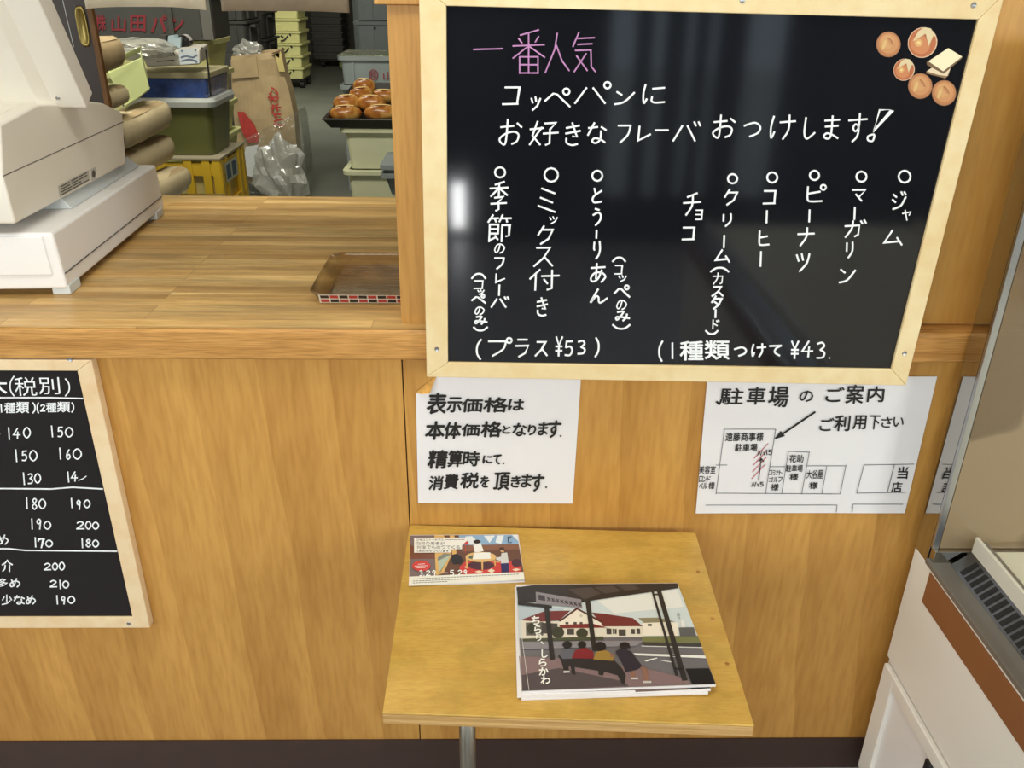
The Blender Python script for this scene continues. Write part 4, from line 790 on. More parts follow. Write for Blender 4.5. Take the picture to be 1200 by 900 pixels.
def noren(label, x0, x1, z0, z1, y, mat, sag, grp):
    m = MB(); n = 40; rings = []
    for j in range(9):
        t = j/8; row = []
        for i in range(n+1):
            u = i/n; zb = z0+sag*(1-(2*u-1)**2)
            row.append(V((x0+(x1-x0)*u, y+.012*math.sin(u*11+j*.2)*(1-t*.6), zb+(z1-zb)*t)))
        rings.append(row)
    k = n+1; m.add([p for r in rings for p in r], [(j*k+i, j*k+i+1, (j+1)*k+i+1, (j+1)*k+i) for j in range(8) for i in range(n)])
    o = m.build('hatch_curtain', mat, smooth=True); s_ = o.modifiers.new('thick', 'SOLIDIFY'); s_.thickness = .004
    return tag(o, label, 'curtain', grp)
noren('cream cloth curtain panel at the top left of the hatch', -.978, -.69, 1.512, 2.05, .89, 'noren_cream', .006, 'curtain panels over the hatch')
noren('taupe cloth curtain panel at the top middle of the hatch', -.657, -.352, 1.510, 2.05, .89, 'noren_taupe', .002, 'curtain panels over the hatch')
tag(MB().tube([(-2.1, .89, 2.06), (.4, .89, 2.06)], .011, 10).build('curtain_rod', 'door_edge'), 'brown rod carrying the two curtain panels', 'rod')

def crate(name, label, cat, grp, x0, x1, y0, y1, z0, h, mat, rim=.016, taper=.012, ribs=0, wall=.006, lip=.016, lid=None):
    r = empty(name, ((x0+x1)/2, (y0+y1)/2, z0), label, cat, grp)
    def ring(d, z): return rrect(x0+d, x1-d, y0+d, y1-d, max(.012, .03-d*.3), z, 4)
    MB().rings([ring(taper, z0+.001), ring(0, z0+h-lip), ring(0, z0+h-.001), ring(wall, z0+h-.001), ring(taper+wall, z0+.008)]).build('body', mat, r)
    MB().rings([ring(.001, z0+h-lip), ring(-rim, z0+h-lip), ring(-rim-.001, z0+h-.002), ring(-rim+.003, z0+h-.0005), ring(.001, z0+h-.0005)], False, False).build('rim', mat, r)
    if ribs:
        rb = MB()
        for i in range(ribs):
            x = x0+(x1-x0)*(i+.5)/ribs; rb.box(x-.006, x+.006, y0-.008, y0+taper*.9, z0+.01, z0+h-lip)
        for i in range(2):
            y = y0+(y1-y0)*(i+.5)/2; rb.box(x1-taper*.9, x1+.008, y-.006, y+.006, z0+.01, z0+h-lip)
        rb.build('ribs', mat, r)
    return r
# left stack of cream crates with one charcoal crate on top
cy0, cy1 = 2.5, 2.8; cxr = -1.205
zt = atY(236, 47, cy0).z; ph = .131
names = ['topmost', 'second', 'third', 'fourth', 'fifth', 'sixth', 'seventh', 'eighth', 'ninth', 'tenth']
n = int(zt/ph); base = zt-n*ph
tag(MB().box(-1.86, cxr, cy0, cy1, .0, base).build('pallet', 'darker_crate'), 'low dark pallet under the cream crate stack', 'pallet')
for k in range(n):
    crate('bread_crate', f'cream bread crate {names[k]} from the top of the stack behind the green bin', 'crate', 'cream crates in the left stack', -1.86, cxr, cy0, cy1, zt-(k+1)*ph, ph-.001, 'cream_crate', rim=.014, taper=.02, lip=.02)
gc = crate('lettered_crate', 'charcoal crate with large red lettering on top of the cream stack', 'crate', None, -1.90, cxr+.015, cy0-.02, cy1+.03, zt+.001, .19, 'dark_crate', rim=.012, taper=.004, lip=.018)
MB().box(-1.345, -1.325, cy0-.034, cy0-.016, zt+.004, zt+.172).build('corner_rib', 'dark_crate', gc)
MB().box(cxr-.002, cxr+.04, cy0-.04, cy0-.012, zt+.004, zt+.19).build('corner_rib', 'mid_crate', gc)
MB().box(cxr-.135, cxr, cy0-.03, cy0-.018, zt+.002, zt+.012).build('corner_rib', 'dark_crate', gc)
pen = Pen(lambda x, y: atY(x, y, cy0-.0215))
for c, *b in (('株', 112, 17, 124, 36), ('山', 131, 19, 147, 37), ('田', 153, 18, 170, 37), ('パ', 177, 18, 195, 38), ('ン', 199, 19, 215, 38)): pen.ch(c, *b, font=.03, w=3)
pen.build('red_lettering', 'crate_red', gc)['label'] = 'faded red lettering'
# charcoal crates behind
k = 0
for (x0, x1, y0, y1, z0, h, lab) in ((-2.42, -1.99, 6.0, 6.5, 1.24, .24, 'charcoal crate beside the lettered crate under the taupe curtain'), (-2.42, -1.99, 6.0, 6.5, 1.0, .235, 'charcoal crate just behind the flour bag top, lower of the nearer pair'), (-2.85, -2.14, 7.2, 7.7, 1.26, .23, 'far charcoal crate, topmost left of the cream tower'), (-2.85, -2.14, 7.2, 7.7, 1.03, .225, 'far charcoal crate, second down left of the cream tower'), (-2.85, -2.14, 7.2, 7.7, .80, .225, 'far charcoal crate, third down left of the cream tower')):
    c = crate('charcoal_crate', lab, 'crate', 'charcoal crates at the back', x0, x1, y0, y1, z0, h, 'darker_crate', rim=.02, taper=.01, ribs=3, lip=.02)
    MB().box(x1-.002, x1+.05, y0+.12, y0+.24, z0+h-.05, z0+h-.03).build('grip', 'dark_crate', c)
    if z0 in (1.0, .80): tag(MB().box(x0, x1, y0, y1, 0, z0-.001).build('crate_stand', 'darker_crate'), 'plain dark stand under the charcoal crates '+('nearer' if z0 == 1.0 else 'further')+' the hatch', 'stand')

# sacks on a low bench, lime box
tag(MB().box(-1.95, -1.02, 1.25, 1.86, .80, .845).box(-1.93, -1.88, 1.27, 1.32, 0, .80).box(-1.09, -1.04, 1.27, 1.32, 0, .80).box(-1.93, -1.88, 1.79, 1.84, 0, .80).box(-1.09, -1.04, 1.79, 1.84, 0, .80).build('work_bench', 'steel'), 'low steel bench behind the counter under the paper bundles', 'bench')
def bundle(label, a, b, r, flat_=.8, seed=0, mat='bundle_kraft'):
    a, b = V(a), V(b); d = (b-a); L = d.length; d.normalize(); s = d.cross(V((0, 0, 1))).normalized(); u = s.cross(d); R = []
    for t, k in ((0, .82), (.02, .95), (.1, 1), (.35, 1.02), (.65, 1.0), (.88, 1.0), (.96, .9), (1, .62), (1.004, .3)):
        ring = []
        for i in range(16):
            q = 2*math.pi*i/16; c, e = math.cos(q), math.sin(q); p8 = (abs(c)**3+abs(e)**3)**(-1/3)
            w_ = 1+.045*noise.noise(V((c*1.5+seed, e*1.5, t*4)))
            ring.append(a+d*(L*t)+(s*c+u*e*flat_)*(r*k*p8*w_))
        R.append(ring)
    o = empty('paper_bundle', a-V((0, 0, r)), label, 'paper bundle', 'brown paper bundles beside the register')
    MB().rings(R).build('wrapping', mat, o, smooth=True)
    rim = [p+(p-a)*.0 for p in R[0]]
    MB().rings([[p-d*.001 for p in rim], [a+(p-a)*.86-d*.001 for p in rim], [a+(p-a)*.8+d*.02 for p in rim]], False, True).build('open_end', 'kraft_dark', part(o, 'wrapping'))
    fo = [p+(p-(a+d*(L*.5))).normalized()*.002 for p in (R[2][2], R[5][2], R[5][3], R[2][3])]
    MB().quad(*fo).build('glued_flap', 'kraft', part(o, 'wrapping'))
    return o
bundle('brown paper bundle, uppermost of three lying beside the register', atY(126, 160, 1.36), atY(184, 132, 1.80), .062, seed=1)
bundle('brown paper bundle, middle one of three lying beside the register', atY(130, 199, 1.36), atY(190, 171, 1.80), .058, seed=4)
bundle('brown paper bundle, lowest of three, just above the counter back edge', atY(160, 233, 1.36), atY(209, 207, 1.78), .056, seed=8)
bundle('small brown paper bundle squeezed between lime box and sliding door', atY(118, 118, 1.25), atY(139, 110, 1.46), .036, seed=11)
bundle('large brown paper bag end beside the sliding door below the curtain', atY(100, 68, 1.15), atY(130, 60, 1.45), .046, 1.0, seed=15, mat='kraft')
lb = empty('tilted_box', atY(150, 120, 1.66), 'pale lime plastic box lying tilted on the brown paper bundles', 'box')
q = [atY(127, 86, 1.50), atY(166, 68, 1.66), atY(175, 104, 1.66), atY(147, 126, 1.50)]
nq = (q[1]-q[0]).cross(q[3]-q[0]); d_ = ray(175, 104); q[2] = CAM+d_*((q[0]-CAM).dot(nq)/d_.dot(nq))
e = V((-.06, .16, .02)); ctr = sum(q, V())/4
m = MB(); m.prism(q, e*.06); 
for i in range(4):
    a, b = q[i], q[(i+1) % 4]; ia, ib = a+(ctr-a)*.07, b+(ctr-b)*.07
    if i != 0: m.hexa([a+e*.06, b+e*.06, ib+e*.06, ia+e*.06], [a+e, b+e, ib+e, ia+e])
m.build('body', 'lime_box', lb)
r1, r2 = atY(141, 70, 1.50), atY(165, 59, 1.64); nn = V((.0, -.012, -.006)); hh = V((.003, 0, .014))
MB().hexa([r1, r2, r2+nn, r1+nn], [r1+hh, r2+hh, r2+hh+nn, r1+hh+nn]).build('rim', 'lime_box', lb, bevel=.002)
r1, r2 = atY(146, 126, 1.495), atY(176, 104, 1.655)
MB().hexa([r1, r2, r2+nn, r1+nn], [r1+hh*.6, r2+hh*.6, r2+hh*.6+nn, r1+hh*.6+nn]).build('foot_rim', 'lime_box', lb, bevel=.002)

# yellow crate, green bin, blue wrapped box and what lies on it
ycx1, ycy0 = -1.062, 2.0; yz = atY(256, 188, ycy0).z
def yellow(z0, label):
    r = empty('yellow_crate', (-1.3, ycy0+.17, z0), label, 'crate', 'yellow crates behind the counter')
    x0, x1, y0, y1, h = -1.50, ycx1, ycy0, ycy0+.33, .29
    MB().box(x0, x1, y0, y1, z0, z0+.012).build('floor_panel', 'yellow_crate', r)
    for zz, t in ((z0, .05), (z0+.10, .018), (z0+h-.06, .05)):
        MB().box(x0, x1, y0, y0+.012, zz, zz+t).build('rail', 'yellow_crate', r); MB().box(x1-.012, x1, y0+.012, y1, zz, zz+t).build('rail', 'yellow_crate', r)
        MB().box(x0, x1-.012, y1-.012, y1, zz, zz+t).build('rail', 'yellow_crate', r); MB().box(x0, x0+.012, y0+.012, y1-.012, zz, zz+t).build('rail', 'yellow_crate', r)
    for x in (x0, x0+.1, x0+.2, x0+.3, x1-.07, x1-.03): MB().box(x, x+.03, y0-.004, y0+.014, z0, z0+h).build('post', 'yellow_crate', r)
    for y in (y0, y0+.06, y1-.09, y1-.03): MB().box(x1-.014, x1+.004, y, y+.03, z0, z0+h).build('post', 'yellow_crate', r)
    MB().box(x0+.01, x1-.012, y0+.012, y0+.016, z0+.01, z0+h-.05).build('back_board', 'yellow_pale', r)
    MB().box(x1-.016, x1-.0125, y0+.012, y1-.01, z0+.01, z0+h-.01).build('side_panel', 'yellow_crate', r)
    pen = MB().quad((x1+.0046, y0+.04, z0+h-.095), (x1+.0046, y0+.21, z0+h-.095), (x1+.0046, y0+.21, z0+h-.02), (x1+.0046, y0+.04, z0+h-.02)); pen.build('printed_label', flat('b9bfae'), r)
    for ya in (.055, .13): MB().quad((x1+.0052, y0+ya, z0+h-.085), (x1+.0052, y0+ya+.055, z0+h-.085), (x1+.0052, y0+ya+.055, z0+h-.03), (x1+.0052, y0+ya, z0+h-.03)).build('label_mark', flat('33506e'), part(r, 'printed_label'))
    return r
yellow(yz-.29, 'yellow slatted crate under the green bin, beside the paper flour bag')
tag(MB().box(-1.5, ycx1, ycy0, ycy0+.33, 0, yz-.291).build('wooden_stand', 'darker_crate'), 'dark stand below the yellow crate, hidden by the counter', 'stand')
tag(MB().box(-1.52, ycx1+.004, ycy0-.006, ycy0+.345, yz+.0005, yz+.008).build('cover_board', 'board_grey'), 'grey cardboard sheet lying on the yellow crate', 'board')
gz0 = yz+.0085; gz1 = atY(232, 121, ycy0+.03).z
gb = empty('lidded_bin', (-1.2, ycy0+.15, gz0), 'olive green plastic bin with a translucent white lid on the yellow crate', 'bin')
bx0, bx1 = -1.40, -1.075
MB().rings([rrect(bx0+.02, bx1-.02, ycy0+.05, ycy0+.28, .03, gz0), rrect(bx0, bx1, ycy0+.03, ycy0+.30, .03, gz1-.002)]).build('body', 'green_bin', gb, bevel=.002)
MB().rings([rrect(bx0-.012, bx1+.012, ycy0+.018, ycy0+.312, .03, gz1-.014), rrect(bx0-.016, bx1+.016, ycy0+.014, ycy0+.316, .03, gz1+.004), rrect(bx0-.012, bx1+.012, ycy0+.018, ycy0+.312, .03, gz1+.018)]).build('lid', 'lid_white', gb)
bz0 = gz1+.019; bz1 = atY(228, 85, ycy0+.02).z
bb_ = empty('blue_box', (-1.2, ycy0+.16, bz0), 'blue box wrapped in clear film on the green bin lid', 'box')
MB().rings([rrect(-1.36, -1.085, ycy0+.03, ycy0+.29, .012, bz0), rrect(-1.365, -1.075, ycy0+.025, ycy0+.295, .012, bz1-.022)]).build('body', 'blue_wrap', bb_, bevel=.003)
MB().rings([rrect(-1.37, -1.068, ycy0+.02, ycy0+.30, .014, bz1-.0215), rrect(-1.37, -1.068, ycy0+.02, ycy0+.30, .014, bz1)]).build('rim', 'rim_beige', bb_, bevel=.003)
MB().rings([rrect(-1.367, -1.073, ycy0+.022, ycy0+.298, .014, bz0+.004), rrect(-1.371, -1.070, ycy0+.018, ycy0+.302, .014, bz1-.024)], False, False).build('clear_film', 'poly_thin', bb_)
def crumple(name, label, cat, c, rx, ry, rz, mat, amp=.25, seed=0, freq=2.2, n=22, grp=None, mb_=None):
    R = []; c = V(c)
    for j in range(1, 12):
        th = math.pi*j/12; ring = []
        for i in range(n):
            ph_ = 2*math.pi*i/n; d = V((math.sin(th)*math.cos(ph_), math.sin(th)*math.sin(ph_), math.cos(th)))
            k = 1+amp*(noise.noise(d*freq+V((seed, 0, 0)))+.5*abs(noise.noise(d*freq*3+V((seed, 3, 0)))))
            ring.append(c+V((d.x*rx*k, d.y*ry*k, d.z*rz*k)))
        R.append(ring)
    o = MB().rings(R).build(name, mat, smooth=False)
    return tag(o, label, cat, grp)
pk = empty('wrapped_packet', (-1.24, ycy0+.1, bz1), 'grey packet in clear film with a white paper note, lying on the blue box', 'packet')
pa, pb_, pc, pd = atY(164, 62, ycy0+.02), atY(234, 57, ycy0+.03), atY(234, 76, ycy0+.01), atY(172, 79, ycy0+.0)
pc.z = max(pc.z, bz1+.002); pd.z = max(pd.z, bz1+.002)
m = MB(); bk = V((-.01, .16, .012)); m.hexa([pd, pc, pc+bk, pd+bk], [pa, pb_, pb_+bk*.8, pa+bk*.8]); m.build('packet_body', 'label_grey', pk, bevel=.008, seg=3)
pen = Pen(lambda x, y: atY(x, y, ycy0-.012)); pen.poly([(208.5, 57.5), (231, 56), (233.5, 74), (211, 76)]); pen.build('paper_note', flat('d5dde2'), pk)
pen = Pen(lambda x, y: atY(x, y, ycy0-.0135))
for a in ([(212, 67), (218, 65), (226, 67), (231, 64)], [(213, 71), (222, 69), (230, 71)]): pen.line(a, 1.2)
for x, y in ((213, 59.5), (229, 58.5), (230, 72)): pen.ellipse(x, y, 1.2, 1.0, 8)
pen.build('note_print', flat('6b7c9c'), part(pk, 'paper_note'))
pen = Pen(lambda x, y: atY(x, y, ycy0-.010))
for i in range(5): pen.line([(185+i*4, 66-i*.2), (187+i*4, 62-i*.2), (188.5+i*4, 66.5-i*.2)], 1.1)
pen.line([(184, 72), (204, 70.5)], 1.2); pen.build('film_print', flat('3b3a40'), part(pk, 'packet_body'))
td = empty('tape_cutter', atY(205, 57, ycy0+.1), 'pale blue tape cutter with a white roll end on the packet', 'tape cutter')
a = [atY(x, y, ycy0+.08) for x, y in ((196, 57), (211, 57), (212, 43), (205, 45), (203, 41), (197, 42))]
MB().prism(a, (0, .05, 0)).build('body', flat('a9bcc4'), td)
MB().prism([p+V((-.012, .004, 0)) for p in [atY(x, y, ycy0+.08) for x, y in ((189, 55), (196, 57), (197, 42), (190, 41))]], (0, .04, 0)).build('side_plate', 'darker_crate', td)
rc = atY(215, 49, ycy0+.1)
MB().rings([[rc+V((.022*math.cos(t), y, .024*math.sin(t))) for t in [2*math.pi*i/20 for i in range(20)]] for y in (-.004, .04)]).build('roll_core', 'black_plastic', td, smooth=False)
MB().rings([[rc+V((r*math.cos(t), y, r*math.sin(t))) for t in [math.pi*(.05+.6*i/10) for i in range(11)]+[math.pi*(.65-.6*i/10) for i in range(11)]] for r, y in ((.025, -.006), (.025, .03))]).build('tape_end', 'paper', td)
crumple('clear_bag', 'crumpled clear plastic bag lying behind the lime box', 'plastic bag', atY(162, 57, 1.98), .125, .07, .034, 'poly_thick', .3, 3)
st_ = [atY(x, y, ycy0-.02) for x, y in ((236, 56), (241, 58), (244, 80), (247, 112))]
tag(MB().tube(st_, .0035, 8).build('black_strap', 'black_plastic'), 'thin black strap hanging down right of the blue box', 'strap')

# flour bag standing in a clear bin liner
fb = empty('flour_bag', (-1.78, 5.45, 0), 'tall brown paper flour bag with red lettering standing in a clear liner', 'paper bag')
Yb = 5.28
outline = [(286, 215, 350, 215), (281, 190, 349, 190), (277, 165, 347, 165), (274, 140, 345, 138), (272, 110, 339, 108), (271, 90, 333, 88), (270.5, 72, 329, 68), (271, 66, 328, 60)]
R = []
for j, (xl, yl, xr_, yr) in enumerate(outline):
    a, b = atY(xl, yl, Yb), atY(xr_, yr, Yb); ring = []; nn_ = 14
    dep = .15 if j < 6 else .13
    for i in range(nn_+1):
        u = i/nn_; p = a+(b-a)*u; ring.append(p+V((0, .012*noise.noise(V((u*4, j*.9, 1)))-.02*math.sin(math.pi*u), 0)))
    for i in range(nn_+1):
        u = 1-i/nn_; p = a+(b-a)*u; ring.append(p+V((0, dep+.02*noise.noise(V((u*4, j*.9, 5))), .01)))
    R.append(ring)
MB().rings(R, True, False).build('bag_body', 'kraft', fb, smooth=False)
fp = lambda x, y: atY(x, y, Yb-.033)
for nm, pts, mt in (('folded_flap', [(271, 72), (300, 66), (303, 90), (272, 92)], 'kraft'), ('folded_flap', [(322, 64), (329, 60), (334, 84), (327, 84)], 'yellow_pale'), ('torn_top', [(318, 62), (328, 59), (327, 68)], 'kraft_dark')):
    p = MB(); q = [fp(*k) for k in pts]; p.prism(q, (0, .006, 0)); p.build(nm, mt, fb)
pen = Pen(fp)
pen.poly([(278, 131), (286, 131), (298, 146), (304, 160), (302, 167), (291, 167), (284, 155)])
for c, *b in (('ハ', 321, 139, 332, 148), ('イ', 318, 130.5, 329, 139), ('ネ', 317, 121.5, 329, 130), ('オ', 314, 111, 326, 120.5), ('ン', 315, 102.5, 326, 111)): pen.ch(c, *b, font=.05, turn=True)
pen.build('red_lettering', 'bag_red', fb)['label'] = 'red lettering and leaf mark'
# clear liner: hugging the lower half of the flour bag
R = []
for j, (xl, yl, xr_, yr) in enumerate([(300, 229, 346, 229), (281, 224, 357, 225), (275, 210, 359, 210), (274, 190, 358, 188), (275, 172, 355, 165), (277, 168, 352, 140), (279, 167, 349, 130)]):
    a, b = atY(xl, yl, Yb-.05), atY(xr_, yr, Yb-.05); ring = []
    if j == 0: a.z = b.z = .002
    if j == 1: a.z = b.z = .03
    for i in range(17):
        u = i/16; p = a+(b-a)*u; ring.append(p+V((.0, -.05*math.sin(math.pi*u)-.03*noise.noise(V((u*7, j*1.7, 9))), 0)))
    for i in range(17):
        u = 1-i/16; p = a+(b-a)*u; ring.append(p+V((0, .26+.03*noise.noise(V((u*6, j, 2))), 0)))
    R.append(ring)
MB().rings(R, True, False)
ln = MB().rings(R, True, False).build('bin_liner', 'poly'); tag(ln, 'clear plastic bin liner around the foot of the paper flour bag', 'bin liner')
p = atY(328, 200, 5.10); p.z = .235
crumple('foil_scrap', 'silvery crumpled plastic wrap in the clear liner in front of the flour bag', 'plastic wrap', p, .17, .07, .215, 'poly_thick', .55, 5, 2.6, 30)
q = [fp(x, y) for x, y in ((291, 170), (305, 168), (303, 206), (284, 202))]
tag(MB().prism([p+V((0, -.07, 0)) for p in q], (0, .004, 0)).build('plastic_sheet', 'pos_grey'), 'pale grey plastic sheet inside the clear liner', 'plastic sheet')
crumple('clear_bag', 'clear plastic bag sticking out of the top of the flour bag', 'plastic bag', atY(290, 61, Yb+.12), .10, .07, .07, 'poly_thick', .5, 21, 3)

# tower of cream crates on a dolly, far back
tx0_, tx1_ = -3.33, -2.90; ty_ = 12.25; th_ = .166; z0 = .135
tz0 = z0
for k in range(7):
    c = crate('stacking_crate', f'cream crate {["lowest","second","third","fourth","fifth","sixth","seventh"][k]} from the floor in the far wheeled tower', 'crate', 'cream crates in the far tower', tx0_, tx1_, ty_, ty_+.6, tz0+k*th_, th_-.002, 'cream_crate', rim=.025, taper=.012, lip=.03)
    if k < 4:
        pen = Pen(lambda x, y: V((tx0_+.15+x, ty_-.006, tz0+k*th_+.06+.05*1-y)))
        pen.ch('ン', 0, 0, .11, .085, w=.022); pen.line([(.14, -.012), (.152, .006)], .022)
        pen.build('black_marking', 'black_mark', c)
dl = empty('dolly', ((tx0_+tx1_)/2, ty_+.3, 0), 'black wheeled dolly carrying the far cream crate tower', 'dolly')
MB().box(tx0_, tx1_, ty_, ty_+.6, .105, .134).build('deck', 'black_plastic', dl)
for x in (tx0_+.05, tx1_-.03):
    for y in (ty_+.05, ty_+.52):
        MB().rings([[V((x+dx, y+.052*math.cos(t), .053+.052*math.sin(t))) for t in [2*math.pi*i/20 for i in range(20)]] for dx in (-.03, .03)]).build('wheel', 'tyre', dl)
# dark stacks at the back
for k in range(9):
    crate('tray_crate', f'black tray {names[8-k]} from the top in the dark stack right of the far cream tower' if k < 9 else '', 'crate', 'black trays at the back', -3.36, -2.80, 15.4, 16.0, .14+k*.118, .116, 'darker_crate', rim=.02, taper=.01, lip=.03)
dl2 = copy_tree(dl, (.08, 3.2, 0), 'black wheeled dolly under the dark tray stack at the back')
tag(MB().box(-2.66, -2.55, 15.9, 16.0, 0, 2.7).build('pipe_column', 'grey_crate'), 'thin grey column beside the dark tray stack', 'column')
cb = empty('cabinet', (-2.2, 15.6, 0), 'dark steel cabinet at the back of the kitchen', 'cabinet')
MB().box(-2.5, -1.9, 15.4, 16.0, .2, 1.9).build('body', 'darker_crate', cb, bevel=.01)
MB().box(-2.5, -1.9, 15.35, 16.0, 0, .19).build('base', 'black_plastic', cb)
MB().box(-2.2, -2.19, 15.39, 15.4, .25, 1.85).build('door_gap', 'slot_black', cb)
# grey lidded containers, right
for k, (z0, h, lab) in enumerate(((.60, .27, 'lower'), (.88, .27, 'middle'), (1.16, .27, 'upper'))):
    c = crate('grey_container', f'grey lidded container, {lab} of three stacked behind the post', 'crate', 'grey containers behind the post', -1.40, -.75, 7.9, 8.4, z0, h, 'grey_crate', rim=.03, taper=.012, ribs=2, lip=.03)
    MB().box(-1.39, -.76, 7.91, 8.39, z0+h-.02, z0+h+.004).build('lid', 'grey_crate', c)
    MB().rings([[V((-1.22+.014*math.cos(t), yy, z0+h-.06+.014*math.sin(t))) for t in [2*math.pi*i/12 for i in range(12)]] for yy in (7.893, 7.91)]).build('catch', 'black_plastic', part(c, 'lid'))
tag(MB().box(-1.4, -.75, 7.9, 8.4, 0, .599).build('crate_stand', 'grey_crate'), 'grey stand under the three stacked grey containers', 'stand')
g2 = crate('marked_crate', 'grey crate with red marking and a clear lid of green produce, behind the bread tray', 'crate', None, -1.19, -.55, 5.6, 6.05, .815, .205, 'grey_crate', rim=.022, taper=.012, lip=.03)
MB().box(-1.19+.09, -1.19+.10, 5.592, 5.61, .82, .99).build('rib', 'grey_crate', g2)
clear('clear_lid', 'd5e0c8', gloss=.15, film=.35, rough=.15, filmcol='b9c4a4', bump=30)
MB().box(-1.205, -.535, 5.58, 6.06, 1.0205, 1.03).build('clear_lid', 'clear_lid', g2)
pen = Pen(lambda x, y: atY(x, y, 5.596))
pen.ch('株', 433.5, 82.5, 441.5, 92.5, font=0.0); pen.line([(437.5+5*math.cos(t), 87.5+6*math.sin(t)) for t in [2*math.pi*i/16 for i in range(17)]], .9); pen.ch('山', 449, 84, 460, 93, font=0.0)
pen.build('red_marking', 'crate_red', g2)['label'] = 'red circled character'
veg = [((-1.15+.09*i+random.uniform(-.02, .02)), 5.66+.08*(i % 4)) for i in range(7)]
for x, y in veg: tag(crumple('lettuce', 'pale green lettuce under the clear lid of the grey crate', 'lettuce', (x, y+.03, .96), .05, .05, .045, plain('leaf', '8a9a50', .6, mottle=.3, scale=30), .4, x*9, 3, 14, 'lettuces in the grey crate'), 'pale green lettuce under the clear lid of the grey crate', 'lettuce', 'lettuces in the grey crate')
g3 = crate('plain_grey_crate', 'plain grey crate beneath the red marked grey crate', 'crate', None, -1.19, -.55, 5.6, 6.05, .605, .205, 'grey_crate', rim=.022, taper=.012, lip=.03)
tag(MB().box(-1.19, -.55, 5.6, 6.05, 0, .604).build('crate_stand', 'grey_crate'), 'grey stand under the plain grey crate', 'stand')

# cream bins carrying the bread tray
by0, by1 = 2.86, 3.36; zt_ = atY(400, 149, 2.85).z; hh_ = .20
for k in range(4):
    z0 = zt_-(k+1)*hh_
    crate('cream_bin', f'cream plastic bin, {["top one under the bread tray","second one under the bread tray","third one in the pile below the bread tray","fourth one in the pile below the bread tray"][k]}', 'bin', 'cream bins under the bread tray', -.725, -.30, by0, by1, max(z0, .0), hh_-.002 if z0 > 0 else hh_+z0-.002, 'cream_bin', rim=.022, taper=.016, lip=.022)
tag(MB().box(-.72, -.3, by0, by1, 0, max(zt_-4*hh_-.001, .005)).build('pallet', 'darker_crate'), 'low pallet below the cream bins', 'pallet')
gt = MB(); gg = [atY(x, y, 2.62) for x, y in ((449, 186), (470, 160), (470, 192), (450, 192))]
gl = empty('grey_tub', (-.3, 2.75, 0), 'grey plastic tubs nested beside the cream bins, at the post', 'tub')
for zz in (atY(452, 190, 2.5).z, atY(452, 200, 2.5).z):
    MB().rings([rrect(-.47, -.1, 2.47, 2.70, .02, zz-.10), rrect(-.49, -.08, 2.45, 2.72, .02, zz-.02), rrect(-.51, -.06, 2.43, 2.74, .02, zz-.02), rrect(-.51, -.06, 2.43, 2.74, .02, zz), rrect(-.48, -.09, 2.46, 2.71, .02, zz)]).build('tub_body', 'grey_crate', gl)
MB().box(-.45, -.12, 2.49, 2.68, 0, atY(452, 200, 2.5).z-.1).build('tub_stack', 'grey_crate', gl)

bt = empty('bread_tray', (-.5, 3.1, .97), 'black baking tray full of bread rolls on the cream bins', 'tray')
f0, f1 = atY(378, 140, 2.80), atY(462, 141, 2.80); k0, k1 = atY(416, 97, 3.42), atY(462, 97, 3.42)
f1 = V((-.18, 2.80, f0.z)); k1 = V((k0.x+.5, 3.42, k0.z))
dn = V((0, .012, -.042)); inx = V((.03, 0, 0))
base = [f0+dn+inx+V((0, .02, 0)), f1+dn-inx+V((0, .02, 0)), k1+dn-inx-V((0, .03, 0)), k0+dn+inx-V((0, .03, 0))]
rim = [f0, f1, k1, k0]; rin = [f0+V((.008, .008, 0)), f1+V((-.008, .008, 0)), k1+V((-.008, -.008, 0)), k0+V((.008, -.008, 0))]; bin_ = [p+V((0, 0, .004)) for p in base]
MB().rings([base, rim, rin, bin_]).build('pan', 'tray_iron', bt)
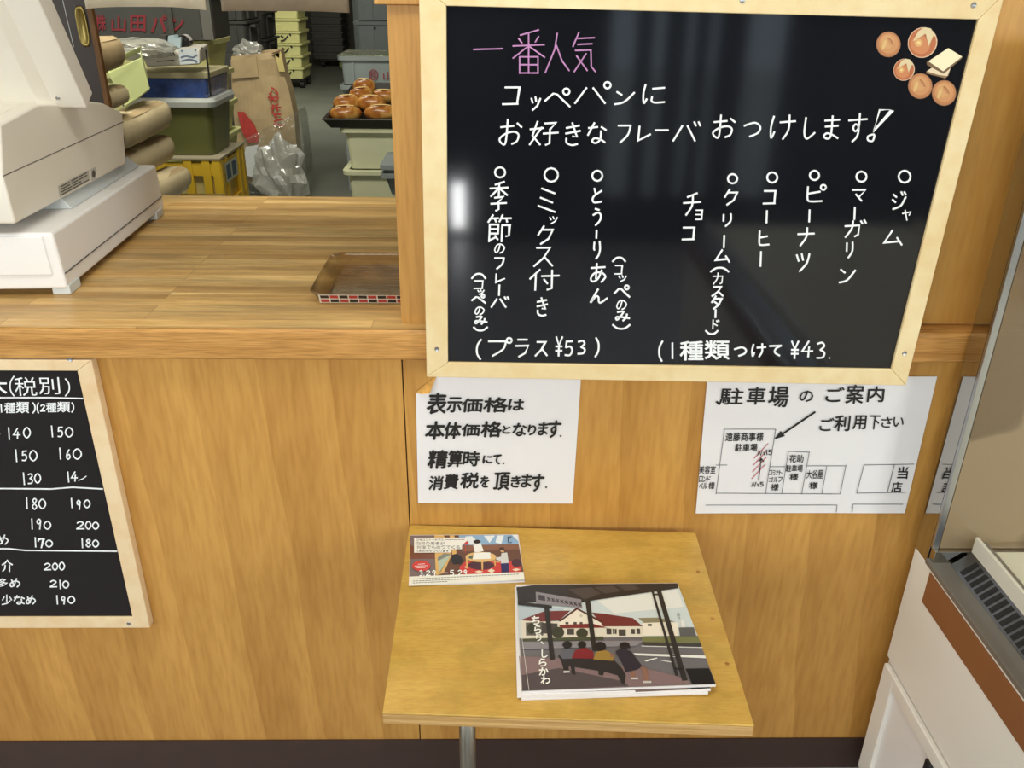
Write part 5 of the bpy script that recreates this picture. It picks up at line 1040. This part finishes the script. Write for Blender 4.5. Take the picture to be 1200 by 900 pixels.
MB().tube([f0, f1], .004, 8).build('rolled_rim', 'tray_iron', bt); MB().tube([k0, f0], .004, 8).build('rolled_rim', 'tray_iron', bt); MB().tube([k0, k1], .004, 8).build('rolled_rim', 'tray_iron', bt)
tn = (base[1]-base[0]).cross(base[3]-base[0]).normalized()
def roll(px, py, Y, L, r, rot, label, sink=0):
    c = atY(px, py, Y); R = []; d = V((math.cos(rot), math.sin(rot), .02)); s = V((-math.sin(rot), math.cos(rot), 0)); u = V((0, 0, 1))
    for j in range(13):
        t = -1+2*j/12; k = math.sqrt(max(0.02, 1-abs(t)**2.4)); ring = []
        for i in range(18):
            q = 2*math.pi*i/18; w_ = 1+.10*noise.noise(V((t*2+px, math.cos(q)*1.3, math.sin(q)*1.3)))
            gash = .82 if abs(q-math.pi*.42) < .25 and abs(t) < .7 else 1
            ring.append(c+d*(L*.5*t)+s*(math.cos(q)*r*k*w_)+u*(math.sin(q)*r*.82*k*w_*gash))
        R.append(ring)
    o = empty('bread_roll', c-V((0, 0, r*.8)), label, 'bread', 'bread rolls on the black tray')
    MB().rings(R).build('crust', 'crust', o, smooth=True)
    g = MB(); 
    a = [c+d*(L*.5*t)+s*(-r*(.10 if not e_ else .10+.34*(1-abs(t)*1.3)))+u*(r*(.80 if not e_ else .74)*math.sqrt(1-abs(t)**2.4))+V((0, -.004, .004)) for e_ in (0, 1) for t in (-.55, -.3, 0, .3, .55)]
    g.add(a, [(i, i+1, 6+i, 5+i) for i in range(4)]); g.build('split', plain('crumb', 'ecc67a', .5, mottle=.2, scale=30), o.children[0])
for args in ((405, 133, 2.92, .155, .048, .05, 'golden bread roll at the front left corner of the black tray'), (447, 132, 2.92, .17, .046, .0, 'brown bread roll in the front row of the tray, against the post'), (407, 121, 3.02, .14, .05, .25, 'golden bread roll second from the front at the left of the tray'), (435, 121, 3.02, .15, .048, -.15, 'golden bread roll in the middle of the tray'), (424, 111, 3.12, .13, .045, .4, 'glossy brown bread roll behind the middle of the tray'), (427, 102, 3.24, .12, .052, -.3, 'round topmost bread roll at the back of the tray'), (450, 113, 3.18, .15, .042, -.1, 'long brown bread roll at the right back of the tray by the post')): roll(*args)
